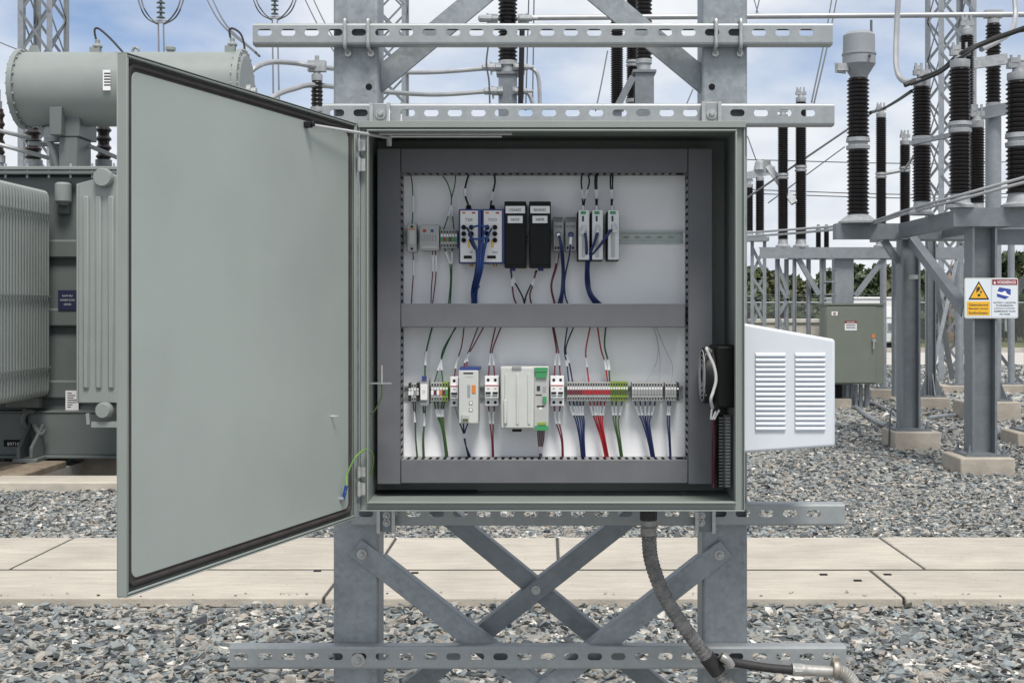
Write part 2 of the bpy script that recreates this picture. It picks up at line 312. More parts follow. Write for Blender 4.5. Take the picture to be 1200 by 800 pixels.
# loose crushed stone: angular hulls, scattered with numpy, joined into one mesh per bed
def rock_hull(seed):
    r = random.Random(seed); bm = bmesh.new()
    for i in range(9):
        v = Vector((r.gauss(0,1), r.gauss(0,1), r.gauss(0,1))).normalized() * r.uniform(0.72, 1.0)
        bm.verts.new(v)
    res = bmesh.ops.convex_hull(bm, input=bm.verts[:]); bmesh.ops.delete(bm, geom=[q for q in res['geom_interior'] if isinstance(q, bmesh.types.BMVert)], context='VERTS')
    bm.verts.ensure_lookup_table(); bm.verts.index_update()
    bmesh.ops.recalc_face_normals(bm, faces=bm.faces[:])
    v = np.array([q.co[:] for q in bm.verts]); f = np.array([[q.index for q in fc.verts] for fc in bm.faces]); bm.free(); return v, f
HULLS = [rock_hull(40 + i) for i in range(14)]
def gravel(name, label, beds, seed):
    rs = np.random.RandomState(seed); VV = []; FF = []; TT = []; base = 0
    for (x0, x1, y0, y1, n, smin, smax, zl, zh) in beds:
        px = rs.uniform(x0, x1, n); py = rs.uniform(y0, y1, n); s = smin + (smax - smin) * rs.beta(1.4, 3.2, n); pz = rs.uniform(zl, zh, n)
        kind = rs.randint(0, len(HULLS), n)
        ax = s * rs.uniform(0.8, 1.45, n); ay = s * rs.uniform(0.65, 1.05, n); az = s * rs.uniform(0.30, 0.66, n)
        yaw = rs.uniform(0, 6.283, n); p1 = rs.normal(0, 0.30, n); p2 = rs.normal(0, 0.30, n); tone = rs.beta(1.5, 2.0, n)
        white = rs.rand(n) < 0.007; tone[white] = rs.uniform(0.93, 1.0, white.sum())
        for k, (hv, hf) in enumerate(HULLS):
            ix = np.where(kind == k)[0]; m = len(ix)
            if m == 0: continue
            q = hv[None, :, :] * np.stack([ax[ix], ay[ix], az[ix]], 1)[:, None, :] * 0.5
            c, sn = np.cos(p1[ix])[:, None], np.sin(p1[ix])[:, None]; q = np.stack([q[..., 0], q[..., 1]*c - q[..., 2]*sn, q[..., 1]*sn + q[..., 2]*c], -1)
            c, sn = np.cos(p2[ix])[:, None], np.sin(p2[ix])[:, None]; q = np.stack([q[..., 0]*c + q[..., 2]*sn, q[..., 1], -q[..., 0]*sn + q[..., 2]*c], -1)
            c, sn = np.cos(yaw[ix])[:, None], np.sin(yaw[ix])[:, None]; q = np.stack([q[..., 0]*c - q[..., 1]*sn, q[..., 0]*sn + q[..., 1]*c, q[..., 2]], -1)
            q += np.stack([px[ix], py[ix], pz[ix]], 1)[:, None, :]
            nv = len(hv); VV.append(q.reshape(-1, 3)); FF.append((hf[None] + (base + np.arange(m) * nv)[:, None, None]).reshape(-1, 3)); TT.append(np.repeat(tone[ix], nv)); base += m * nv
    V = np.concatenate(VV).astype(np.float32); Fc = np.concatenate(FF).astype(np.int32); T = np.concatenate(TT).astype(np.float32)
    me = bpy.data.meshes.new(name); me.vertices.add(len(V)); me.vertices.foreach_set('co', V.ravel()); me.loops.add(Fc.size); me.loops.foreach_set('vertex_index', Fc.ravel())
    me.polygons.add(len(Fc)); me.polygons.foreach_set('loop_start', np.arange(0, Fc.size, 3, dtype=np.int32)); me.update(calc_edges=True); me.shade_flat()
    a = me.attributes.new('tone', 'FLOAT', 'POINT'); a.data.foreach_set('value', T); me.materials.append(M['rock'])
    o = bpy.data.objects.new(name, me); COL.objects.link(o); tagged(o, label, 'gravel', None, 'stuff'); return o
YA, YM, YB = 6.43, 7.13, 8.12                # front edge, joint and back edge of the slab path
gravel('gravel', 'loose grey crushed stone lying under the cabinet frame, before the slab path', [(-3.6, 3.6, 4.0, YA + 0.0, 18500, 0.02, 0.098, -0.006, 0.026), (-3.6, 3.6, YA + .01, YA + .12, 60, 0.012, 0.035, 0.053, 0.057)], 3)
gravel('gravel', 'grey crushed stone bed between the slab path and the transformer and steel stands',
       [(-5.6, 5.6, YB + 0.0, 10.6, 24000, 0.02, 0.082, -0.004, 0.024), (-2.5, 6.6, 10.6, 14.5, 14500, 0.03, 0.11, -0.005, 0.026), (-6.4, -4.6, 10.95, 12.6, 2600, 0.03, 0.1, -0.005, 0.026), (-4.5, -2.6, 10.97, 12.6, 2200, 0.04, 0.12, PITZ, PITZ + .05), (2.0, 9.5, 14.5, 21, 8500, 0.045, 0.14, -0.005, 0.025), (3.0, 14, 21, 34, 5000, 0.07, 0.2, -0.01, 0.02)], 5)
# slab path: covers laid in two rows
path = MB(); path.box((-9, YA + 0.03, -0.05), (9, YB - 0.03, 0.0465)); path = struct(path, 'path', 'joint_shade'); path['label'] = 'pale concrete slab path crossing the gravel in two rows'
def slab_row(y0, y1, xs, th):
    for a, b in zip(xs[:-1], xs[1:]):
        z = th + rng.uniform(-0.001, 0.003); e = 0.008
        m = MB(); m.box((a + e, y0 + rng.uniform(0, .004), 0.0), (b - e, y1, z)); part(m, 'slab', 'slab', path, bevel=0.008)
back = [0.07 + 1.022 * k for k in range(-8, 9)]
slab_row(YM + 0.022, YB, back, 0.052)
front = [1.80 + 2.92 * k for k in range(-4, 4)]
slab_row(YA, YM - 0.022, front, 0.05)
# lifting slots in the slabs
for px, py in ((965, 673), (1040, 673), (372, 669), (486, 671), (1005, 680)):
    Yl = (H - 0.052) * F / (py - CY); m = MB(); xx = X(px, Yl)
    m.box((xx - 0.02, Yl - 0.012, 0.05), (xx + 0.02, Yl + 0.012, 0.0565)); part(m, 'lifting_slot', 'black', path)
# kerb before the transformer bay
kx = [-8.4 + 1.25 * k for k in range(6)]; kr = thing('kerb', 'low pale concrete kerb edging the transformer bay', 'kerb', (-4.5, 10.7, 0))
for a, b in zip(kx[:-1], kx[1:]):
    m = MB(); m.box((a + 0.004, 10.5, -0.05), (b - 0.004, 10.93, 0.082 + rng.uniform(-.003, .003))); part(m, 'kerb_stone', 'slab', kr, bevel=0.012)
# ------------------------------------------------------------------ galvanised support frame
CY0, CY1 = 3.33, 3.69                         # cabinet front and back
RY = CY1; PF = 3.735; PD = 0.13               # rail front, post front, post depth
def slotted_rail(mb, x0, x1, zt, zb, yf, dep, pitch, sl, sh, first):
    """C-channel seen from its slotted web"""
    ch = 0.007; zc = (zt + zb) / 2; hf = (zt - zb) / 2 - ch
    cells = []; c = first
    while c - pitch / 2 < x0: c += pitch
    while c + pitch / 2 <= x1: cells.append(c); c += pitch
    zoff = 0.004
    def q(*pts):
        mb.add(pts, [tuple(range(len(pts)))])
    edges = [x0] + [cells[0] - pitch/2] if cells else [x0]
    q((x0, yf, zc-hf), (cells[0]-pitch/2, yf, zc-hf), (cells[0]-pitch/2, yf, zc+hf), (x0, yf, zc+hf))
    q((cells[-1]+pitch/2, yf, zc-hf), (x1, yf, zc-hf), (x1, yf, zc+hf), (cells[-1]+pitch/2, yf, zc+hf))
    for c in cells:
        ring = []; outer = []; r = sh / 2; k = 7
        def arc(cx, a0, a1): return [(cx + r*math.cos(a0 + (a1-a0)*i/k), zc + zoff + r*math.sin(a0 + (a1-a0)*i/k)) for i in range(k + 1)]
        rt = arc(c + sl/2 - r, -math.pi/2, math.pi/2); lt = arc(c - sl/2 + r, math.pi/2, 1.5*math.pi)
        ring = rt + lt
        for i in range(k + 1): a = -1 + 2*i/k; outer.append((c + pitch/2, zc + hf*a))
        for i in range(k + 1): a = 1 - 2*i/k; outer.append((c - pitch/2, zc + hf*a))
        n = len(ring); vs = [(x, yf, z) for x, z in ring] + [(x, yf, z) for x, z in outer] + [(x, yf + 0.003, z) for x, z in ring]
        fs = [(i, n+i, n+(i+1) % n, (i+1) % n)[::-1] for i in range(n)] + [(i, (i+1) % n, 2*n+(i+1) % n, 2*n+i)[::-1] for i in range(n)]
        mb.add(vs, [f[::-1] for f in fs])
    for s, z in ((1, zt), (-1, zb)):            # rounded corner, flange, inturned lip
        zi = zc + s*hf
        pr = [(yf, zi), (yf + ch*0.3, zi + s*ch*0.7), (yf + ch, z), (yf + dep, z), (yf + dep, z - s*0.013), (yf + dep - 0.003, z - s*0.013), (yf + dep - 0.003, z - s*0.003), (yf + ch, z - s*0.003), (yf + 0.003, zi)]
        for (a, b), (c2, d) in zip(pr[:-1], pr[1:]): q((x0, a, b), (x1, a, b), (x1, c2, d), (x0, c2, d))
        for xx in (x0, x1): q(*[(xx, a, b) for a, b in pr])
    q((x0, yf+0.003, zc-hf), (x0, yf, zc-hf), (x0, yf, zc+hf), (x0, yf+0.003, zc+hf))
def bolt(mb, c, d, r=0.013, washer=1.7):
    c = Vector(c); d = Vector(d).normalized()
    mb.lathe(c, d, [(r*washer, 0), (r*washer, 0.0025)], 16); mb.lathe(c + d*0.0025, d, [(r, 0), (r, r*0.75), (r*0.8, r*0.95)], 6); mb.lathe(c + d*0.0025, d, [(r*0.5, r*.9), (r*0.5, r*1.5)], 10)
fr = thing('support_frame', 'galvanised steel support frame carrying the open grey control cabinet', 'steel frame', (0.0, PF + 0.06, 0))
xL0, xL1 = X(390.5, PF), X(443.5, PF); xR0, xR1 = X(823, PF), X(876, PF)
for a, b in ((xL0, xL1), (xR0, xR1)):
    m = MB(); m.box((a, PF, 0.0), (b, PF + PD, 3.35)); p = part(m, 'post', 'galv', fr, bevel=0.009, seg=3)
    m = MB(); m.box((a - 0.05, PF - 0.05, -0.02), (b + 0.05, PF + PD + 0.05, -0.001)); part(m, 'base_plate', 'galv_dark', p)
    m = MB(); hx = b - 0.028 if a < 0 else a + 0.028
    m.lathe((hx, PF - 0.0012, Z(102, PF)), (0, 1, 0), [(0.0095, 0), (0.0095, 0.004)], 16); part(m, 'drilled_hole', 'black', p)
RAILS = [(296, 976, 27, 52.5), (378, 978, 121, 147), (412, 990, 590, 616), (269, 992, 757, 784)]
for i, (a, b, t, bt) in enumerate(RAILS):
    m = MB(); slotted_rail(m, X(a, RY), X(b, RY), Z(t, RY), Z(bt, RY), RY, 0.041, 27.6/F*RY, 17/F*RY, 8.2/F*RY, X((310, 395, 429, 283)[i], RY))
    part(m, 'slotted_rail', 'galv_rail', fr)
# U-bolts of the top rail
for px in (404.5, 431.5, 839, 868):
    x = X(px, RY); m = MB(); yb = PF - 0.001; yf = RY - 0.006
    m.tube(smooth_path([(x, PF + .02, Z(25, RY)), (x, yf + 0.012, Z(23.6, RY)), (x, yf, Z(26, RY)), (x, yf, Z(40, RY)), (x, yf, Z(53, RY)), (x, yf + 0.014, Z(56, RY)), (x + 0.003, yb - 0.004, Z(60, RY))], 5), 0.0055, 10)
    m.lathe((x + 0.003, yb - 0.012, Z(60, RY)), (0, 1, 0), [(0.0105, 0), (0.0105, 0.013)], 6)
    part(m, 'u_bolt', 'zinc', fr)
# braces
def frame_brace(ax, ay, bx, by, Y, w, t, side, n=(0, 1, 0), trim=None, name='brace', mt='galv'):
    m = MB(); p = P(ax, ay, Y); q = P(bx, by, Y); nn = Vector(n); a = nn.cross((q - p).normalized())
    m.bar(p, q, w, t, nn)
    p2, q2 = (p + (q - p)*trim[0], p + (q - p)*trim[1]) if trim else (p, q)
    o = a * side * (w - t) / 2 + nn * (0.024 + t/2)
    m.bar(p2 + o, q2 + o, 0.046, t, a); return part(m, name, mt, fr, bevel=0.002)
yfb = PF - 0.0052
frame_brace(417, 641, 850, 979, yfb, 0.060, 0.008, -1, trim=(0.058, 0.942))
frame_brace(851, 642, 424, 975, yfb - 0.0085, 0.060, 0.008, 1, trim=(0.058, 0.942))
ybb = PF + PD + 0.006
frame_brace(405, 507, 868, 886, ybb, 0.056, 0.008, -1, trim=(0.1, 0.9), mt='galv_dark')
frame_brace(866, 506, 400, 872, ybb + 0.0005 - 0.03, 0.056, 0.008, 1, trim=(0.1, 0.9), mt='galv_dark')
yu = PF + 0.05
frame_brace(437, 100, 835, -230, yu + 0.02, 0.07, 0.008, -1, trim=(0.06, 0.94))
frame_brace(830, 100, 432, -230, yu, 0.07, 0.008, 1, trim=(0.06, 0.94))
for px, py in ((424, 649), (843, 650)): m = MB(); bolt(m, P(px, py, yfb - 0.0125), (0, -1, 0), 0.0085); part(m, 'brace_bolt', 'zinc', fr)

m = MB(); bolt(m, P(628, 691, ybb - 0.035), (0, -1, 0), 0.008); part(m, 'cross_bolt', 'zinc', fr)
m = MB(); bolt(m, P(419.5, 773, RY), (0, -1, 0), 0.0105, 1.9); part(m, 'rail_bolt', 'zinc', fr)
m = MB(); bolt(m, P(848, 773, RY), (0, -1, 0), 0.0105, 1.9); part(m, 'rail_bolt', 'zinc', fr)

# ------------------------------------------------------------------ control cabinet
cab = thing('control_cabinet', 'open grey steel control cabinet on the galvanised frame, door swung wide', 'cabinet', (X(646, CY0), CY0 + .18, Z(600, CY0)))
x0, x1 = X(420.5, CY0), X(873, CY0); z1, z0 = Z(142.5, CY0), Z(599, CY0); tk = 0.003
m = MB()
m.box((x0, CY0, z1 - tk), (x1, CY1, z1)); m.box((x0, CY0, z0), (x1, CY1, z0 + tk))
m.box((x0, CY0, z0 + tk), (x0 + tk, CY1, z1 - tk)); m.box((x1 - tk, CY0, z0 + tk), (x1, CY1, z1 - tk)); m.box((x0 + tk, CY1 - tk, z0 + tk), (x1 - tk, CY1, z1 - tk))
part(m, 'shell', 'cabinet', cab, bevel=0.0012)
def frame(mb, xa, xb, za, zb, wd, ya, yb):
    mb.box((xa, ya, zb - wd), (xb, yb, zb)); mb.box((xa, ya, za), (xb, yb, za + wd)); mb.box((xa, ya, za + wd), (xa + wd, yb, zb - wd)); mb.box((xb - wd, ya, za + wd), (xb, yb, zb - wd))
fw = 0.022
m = MB(); frame(m, x0 + tk + .0005, x1 - tk - .0005, z0 + tk + .0005, z1 - tk - .0005, fw, CY0 + 0.012, CY0 + 0.0145); part(m, 'front_flange', 'cabinet', cab)
e = tk + fw - 0.004
m = MB(); frame(m, x0 + e, x1 - e, z0 + e, z1 - e, 0.0045, CY0 - 0.006, CY0 + 0.011); part(m, 'rain_lip', 'cabinet', cab, bevel=0.0015)
m = MB(); m.box((x0 - 0.002, CY0 - 0.004, z1 - 0.016), (x1 + 0.002, CY0 - 0.0005, z1 + 0.001)); part(m, 'drip_edge', 'cabinet', cab, bevel=0.001)
# mounting plate, wiring ducts
PY = CY1 - 0.028
m = MB(); m.box((X(446, PY), PY, Z(563, PY)), (X(832, PY), PY + 0.003, Z(177, PY))); part(m, 'mounting_plate', 'plate', cab)
DF = PY - 0.10
def wire_duct(a, b, t, bt, vertical, lid_gap=0.0):
    xa, xb, zt, zb = X(a, DF), X(b, DF), Z(t, DF), Z(bt, DF)
    m = MB(); m.box((xa, DF, zb), (xb, DF + 0.012, zt)); c = part(m, 'duct_cover', 'duct', cab, bevel=0.002)
    m = MB(); th = 0.0018; pit = 0.0205; tooth = 0.0115
    m.box((xa + .002, PY - 0.003, zb + .002), (xb - .002, PY - 0.0005, zt - .002))
    if vertical:
        n = int((zt - zb) / pit)
        for xs in (xa + .0015, xb - .0015 - th):
            m.box((xs, PY - 0.016, zb), (xs + th, PY - 0.0032, zt))
            for i in range(n): zz = zb + i*pit; m.box((xs, DF + 0.0125, zz), (xs + th, PY - 0.0162, zz + tooth))
    else:
        n = int((xb - xa) / pit)
        for zs in (zb + .0015, zt - .0015 - th):
            m.box((xa, PY - 0.016, zs), (xb, PY - 0.0032, zs + th))
            for i in range(n): xx = xa + i*pit; m.box((xx, DF + 0.0125, zs), (xx + tooth, PY - 0.0162, zs + th))
    o = part(m, 'duct_fingers', 'duct_side', c, smooth=0); o['kind'] = 'stuff'
    m = MB(); m.box((xa + .006, DF + .0122, zb + .006), (xb - .006, PY - .0035, zt - .006)); part(m, 'duct_shade', 'black', c)  # added black block, paints the dark of the duct interior behind the slots
wire_duct(442, 469.3, 174, 567, True); wire_duct(806.5, 835, 174, 567, True)
wire_duct(469.8, 806, 174, 202.5, False); wire_duct(469.8, 803, 355.5, 383.5, False); wire_duct(469.8, 806, 538.5, 566, False)
# interior edge profile (slotted strip beside the right duct)
ys = 3.52
for k, (px, yy) in enumerate(((841, 3.60), (849, 3.52))):
    m = MB(); xa = X(px, yy); m.box((xa, yy, Z(571, yy)), (xa + 0.018, yy + 0.02, Z(486, yy)))
    so = part(m, 'cable_strip', 'plastic_dark' if k == 0 else 'duct', cab)
    m = MB(); n = 22
    for i in range(n): zz = Z(570, yy) + i * (Z(487, yy) - Z(570, yy)) / n; m.box((xa + 0.003, yy - 0.005, zz), (xa + 0.015, yy - 0.0002, zz + 0.005))
    o = part(m, 'ribs', 'plastic_mid', so); o['kind'] = 'stuff'
# DIN rails (real top-hat profile) with slots
def din(a, b, py):
    m = MB(); zc = Z(py, PY); xa, xb = X(a, PY), X(b, PY)
    for s in (-1, 1):
        m.box((xa, PY - 0.0085, zc + s*0.0175), (xb, PY - 0.0072, zc + s*0.0125)); m.box((xa, PY - 0.0071, zc + s*0.0125), (xb, PY - 0.0015, zc + s*0.0112))
    m.box((xa, PY - 0.0014, zc - 0.0124), (xb, PY - 0.0004, zc + 0.0124)); r = part(m, 'din_rail', 'din', cab)
    m = MB(); xx = xa + 0.012
    while xx < xb - 0.03:
        m.prism([(xx + 0.009 + 0.0032*math.cos(t), PY - 0.0022, zc + 0.0032*math.sin(t)) for t in [math.pi/2 + i*math.pi/6 for i in range(7)]] + [(xx + 0.019 + 0.0032*math.cos(t), PY - 0.0022, zc + 0.0032*math.sin(t)) for t in [-math.pi/2 + i*math.pi/6 for i in range(7)]], (0, 0.0006, 0)); xx += 0.032
    part(m, 'rail_slots', 'plastic_grey', r)
din(474, 800, 278); din(474, 800, 459)
# brackets holding the cabinet to the rails
for (a, b, t, bt, c) in ((433.5, 457.5, 121, 146, 446), (822, 845, 119.5, 146, 834)):
    yy = RY - 0.012; m = MB()
    m.box((X(a, yy), yy, Z(bt, yy)), (X(b, yy), yy + 0.0115, Z(t, yy))); o = part(m, 'mounting_bracket', 'galv_rail', cab, bevel=0.002)
    m = MB()
    for s in (a, b - 4): m.box((X(s, yy), yy - 0.011, Z(bt, yy)), (X(s + 4, yy), yy - 0.0003, Z(t, yy)))
    bolt(m, P(c, 134, yy - 0.0003), (0, -1, 0), 0.009); part(m, 'bracket_bolt', 'zinc', o)
for (a, b, c) in ((442, 463.5, 453), (814, 838, 822)):
    yy = RY - 0.016; m = MB()
    m.box((X(a, yy), yy, Z(623, yy)), (X(b, yy), yy + 0.0155, Z(597, yy))); o = part(m, 'mounting_bracket', 'galv_dark', cab, bevel=0.002)
    m = MB()
    for s in (a, b - 4): m.box((X(s, yy), yy - 0.013, Z(624, yy)), (X(s + 4, yy), yy - 0.0003, Z(598, yy)))
    for py in (604, 612): bolt(m, P(c, py, yy - 0.0003), (0, -1, 0), 0.0065)
    part(m, 'bracket_bolt', 'zinc', o)
# light rods below the cabinet ceiling
for (a, b, py, yy) in ((444, 600, 154.6, 3.37), (444, 600, 157.6, 3.38), (458, 588, 160.4, 3.39)):
    m = MB(); m.bar(P(a, py, yy), P(b, py, yy), 0.004, 0.004, (0, 1, 0))
    m.bar(P(a + 12, py, yy + .003), P(a + 12, py, yy + .003) + Vector((0, 0.01, 0.06)), 0.004, 0.003, (1, 0, 0)); part(m, 'stay_guide', 'steel', cab)
m = MB(); yy = 3.46
m.box(P(430, 575.6, 3.62), P(560, 574.6, 3.655)); part(m, 'floor_strip', 'black', cab)

# ---- door: pan with lip, gasket, hinges
hinge = Vector((x0 - 0.004, CY0 - 0.006, 0)); free = Vector((-0.787, 2.402, 0))
d = (free - hinge); DWID = d.length; d.normalize(); nrm = Vector((-d.y, d.x, 0))     # nrm: inner face side
if nrm.dot(Vector((0, 0, 0)) - (hinge + free)/2) < 0: nrm = -nrm
DT = 0.0225; zA, zB = H - 0.542, H + 0.482
up = Vector((0, 0, 1))
def D(u, v, wn): return hinge + d*u + up*v + nrm*wn             # u from hinge, v height, wn towards inside (0 = lip edge)
def dbox(mb, u0, u1, v0, v1, w0, w1):
    mb.obox(D((u0+u1)/2, (v0+v1)/2, (w0+w1)/2), d*(u1-u0)/2, up*(v1-v0)/2, nrm*(w1-w0)/2)
m = MB(); dbox(m, 0, DWID, zA, zB, -DT, -DT + 0.002)
lt = 0.0022
dbox(m, 0, DWID, zB - lt, zB, -DT + .0021, 0); dbox(m, 0, DWID, zA, zA + lt, -DT + .0021, 0)
dbox(m, 0, lt, zA + lt, zB - lt, -DT + .0021, 0); dbox(m, DWID - lt, DWID, zA + lt, zB - lt, -DT + .0021, 0)
door = part(m, 'door', 'cabinet', cab, bevel=0.0022)
def dframe(mb, u0, u1, v0, v1, wd, w0, w1):
    dbox(mb, u0, u1, v1 - wd, v1, w0, w1); dbox(mb, u0, u1, v0, v0 + wd, w0, w1); dbox(mb, u0, u0 + wd, v0 + wd, v1 - wd, w0, w1); dbox(mb, u1 - wd, u1, v0 + wd, v1 - wd, w0, w1)
m = MB(); dframe(m, 0.0035, DWID - 0.0035, zA + 0.0035, zB - 0.0035, 0.005, -0.006, -0.001); part(m, 'inner_lip', 'cabinet', door, bevel=0.002)
gi = 0.0105
def rrect(u0, u1, v0, v1, r, n=6):
    o = []
    for cu, cv, a in ((u1 - r, v1 - r, 0), (u0 + r, v1 - r, 90), (u0 + r, v0 + r, 180), (u1 - r, v0 + r, 270)):
        for i in range(n + 1): t = R(a + 90*i/n); o.append((cu + r*math.cos(t), cv + r*math.sin(t)))
    return o
def dring(mb, o, i, w0, w1):
    n = len(o); vs = [D(u, v, w1) for u, v in o] + [D(u, v, w1) for u, v in i] + [D(u, v, w0) for u, v in o] + [D(u, v, w0) for u, v in i]; fs = []
    for k in range(n):
        j = (k + 1) % n; fs += [(k, j, n+j, n+k), (2*n+k, 2*n+j, j, k), (n+k, n+j, 3*n+j, 3*n+k)]
    mb.add(vs, fs)
def grect(e): return rrect(gi + e, DWID - gi - e, zA + gi + e, zB - gi - e, 0.022 - e*0.4)
m = MB(); dring(m, grect(0), grect(0.021), -DT + .004, -0.0115); part(m, 'gasket_channel', 'gasket', door)
m = MB(); dring(m, grect(0.0045), grect(0.0135), -0.0115, -0.0065); part(m, 'gasket', 'gasket', door, bevel=0.003)
m = MB(); o = rrect(gi + 0.019, DWID - gi - 0.019, zA + gi + 0.019, zB - gi - 0.019, 0.016)
m.prism([D(u, v, -DT + 0.003) for u, v in o], nrm * (DT - 0.0125)); part(m, 'inner_panel', 'door_inner', door, bevel=0.0012)
dwz = lambda py: Z(py, 3.3)
for (pa, pb) in ((162, 176), (184, 200), (548, 560), (566, 582)):
    m = MB(); c = hinge + Vector((0.006, -0.007, 0)); m.cyl(c + up*Z(pb, 3.3), c + up*Z(pa, 3.3), 0.0062, n=12); m.cyl(c + up*(Z(pb, 3.3) - .003), c + up*(Z(pa, 3.3) + .003), 0.003, n=8)
    m.obox(c + Vector((0.008, 0.006, (Z(pa, 3.3) + Z(pb, 3.3))/2)), Vector((0.008, 0, 0)), Vector((0, 0.0015, 0)), up*(Z(pa, 3.3) - Z(pb, 3.3))*0.45)
    part(m, 'hinge', 'zinc', cab)
def door_uv(px, py, wn=-0.0115):
    """point where the pixel's ray meets the inner panel"""
    o = Vector((0, 0, H)); r = Vector(((px - CX)/F, 1, -(py - CY)/F)); c = D(0, 0, wn)
    return o + r * ((c - o).dot(nrm) / r.dot(nrm))
# stay rod
a = door_uv(357, 146.5) + nrm*0.012; b = P(456, 161.5, 3.43)
m = MB(); m.tube([a, b], 0.0042, 10); st = part(m, 'stay_rod', 'steel', cab)
m = MB(); m.obox(a - nrm*0.003, d*0.009, up*0.007, nrm*0.009); m.lathe(a + up*0.002, nrm, [(0.007, 0.008), (0.007, 0.014)], 10); part(m, 'stay_clamp', 'plastic_dark', st, bevel=0.002)
m = MB(); m.cyl(b + Vector((0, 0, 0.008)), b - Vector((0, 0, 0.022)), 0.0075, n=6); part(m, 'stay_nut', 'steel', st)
m = MB(); c = door_uv(387.5, 487.5); m.cyl(c, c + nrm*0.014, 0.0028, n=8); m.tube([c + nrm*0.012, c + nrm*0.014 + d*-0.014], 0.0018, 6); part(m, 'stud', 'steel', door)
# earth strap door to body
q = door_uv(398.5, 584)
m = MB(); m.lathe(q, nrm, [(0.010, 0), (0.010, 0.003), (0.0065, 0.0032), (0.0065, 0.012)], 8); part(m, 'earth_bolt', 'zinc', door)
pts = [q + nrm*0.009, q + nrm*0.018 + up*0.03] + [P(407, 555, 3.27), P(418, 534, 3.28), P(430, 526.5, 3.33), P(437, 534, 3.37), P(436, 548, 3.39), P(431, 562, 3.40)]
m = MB(); m.tube(smooth_path(pts, 6), 0.0024, 8); ew = part(m, 'earth_wire', 'w_yg', cab)
m = MB(); m.cyl(pts[0], pts[1] + up*0.004, 0.0045, n=8); part(m, 'wire_lug', 'w_patch', ew)
# door limiter by the left wall
m = MB(); yy = 3.42; m.box(P(431, 450, yy), P(460, 448, yy + 0.02)); lm = part(m, 'limiter_plate', 'galv_rail', cab)
m = MB(); m.tube([P(447.5, 450, yy - .003), P(447.5, 428, yy - .003)], 0.0018, 6); part(m, 'limiter_pin', 'steel', lm)
m = MB(); m.tube(smooth_path([P(447.5, 450, yy), P(447, 464, yy), P(441, 478, yy), P(435, 484.5, yy), P(431, 480, yy), P(431.5, 462, yy), P(431, 450, yy)], 5), 0.002, 6); part(m, 'limiter_wire', 'w_olive', lm)

# ---- white louvred hood on the cabinet's side wall
hy0, hy1 = 3.40, 3.63
hood = thing('vent_hood', 'white louvred ventilation hood on the side wall of the grey cabinet', 'vent hood', (X(900, hy0), hy0 + .1, Z(528, hy0)))
hx = x1 + 0.0015
def S(px, py): return (px, py)
poly = [(hx, Z(378, hy0)), (X(979, hy0), Z(397.5, hy0)), (X(979, hy0), Z(523, hy0)), (hx, Z(531, hy0))]
m = MB(); m.prism([(a, hy0, b) for a, b in poly], (0, hy1 - hy0, 0)); part(m, 'hood_body', 'white_paint', hood, bevel=0.008, seg=4)
for c0, c1 in ((884.5, 921), (931, 967.5)):
    for i in range(16):
        py = 415.0 + i * 5.73; xa, xb = X(c0, hy0), X(c1, hy0); zt = Z(py - 2.0, hy0); zb = Z(py + 2.1, hy0); k = 6; m = MB(); prof = []
        m2 = [(0.0003, zt), (-0.0035, zt - (zt-zb)*0.28), (-0.0062, zt - (zt-zb)*0.62), (-0.0066, zb), (-0.0052, zb - 0.0004), (0.0003, zb + 0.001)]
        for (ya, za), (yb_, zb_) in zip(m2[:-1], m2[1:]):
            m.add([(xa + (0 if abs(ya) < .002 else .002), hy0 + ya, za), (xb - (0 if abs(ya) < .002 else .002), hy0 + ya, za), (xb - (0 if abs(yb_) < .002 else .002), hy0 + yb_, zb_), (xa + (0 if abs(yb_) < .002 else .002), hy0 + yb_, zb_)], [(0, 3, 2, 1)])
        for s, xx in ((1, xa), (-1, xb)): m.add([(xx + (0 if abs(a) < .002 else .002*s), hy0 + a, b) for a, b in m2], [tuple(range(6)) if s > 0 else tuple(range(5, -1, -1))])
        part(m, 'louvre', 'white_paint', hood)
# ---- cooling fan inside, fixed to the right wall
xi = x1 - tk; fy0, fy1 = 3.395, 3.56; ft, fb = Z(405, 3.42), Z(477, 3.42); fcz = (ft + fb)/2; fcy = (fy0 + fy1)/2
fan = thing('cooling_fan', 'round black cooling fan fixed to the side wall inside the grey cabinet', 'fan', (xi - 0.03, fcy, fb))
m = MB(); m.box((xi - 0.062, fy0, fb), (xi - 0.0005, fy1, ft)); part(m, 'fan_frame', 'black', fan, bevel=0.006)
m = MB(); m.lathe((xi - 0.0625, fcy, fcz), (-1, 0, 0), [(0.076, 0), (0.076, 0.026), (0.068, 0.026), (0.068, 0.004)], 32, False); part(m, 'fan_ring', 'plastic_dark', fan)
m = MB(); m.lathe((xi - 0.064, fcy, fcz), (-1, 0, 0), [(0.026, 0), (0.026, 0.02), (0.02, 0.023)], 20); part(m, 'fan_hub', 'plastic_dark', fan)
for i in range(7):
    a = i * 6.2832 / 7; e1 = Vector((0, math.cos(a), math.sin(a))); e2 = Vector((0, -math.sin(a), math.cos(a))); c = Vector((xi - 0.072, fcy, fcz))
    m = MB(); pp = [c + e1*0.026 + e2*0.012 + Vector((-.006, 0, 0)), c + e1*0.066 + e2*0.024 + Vector((-.006, 0, 0)), c + e1*0.066 - e2*0.008 + Vector((.006, 0, 0)), c + e1*0.026 - e2*0.008 + Vector((.006, 0, 0))]
    m.prism(pp, Vector((-0.0015, 0, 0))); part(m, 'fan_blade', 'plastic_dark', fan)
m = MB()
for rr in (0.03, 0.043, 0.056, 0.069):
    m.tube([Vector((xi - 0.091, fcy + rr*math.cos(t*6.2832/28), fcz + rr*math.sin(t*6.2832/28))) for t in range(29)], 0.0012, 5)
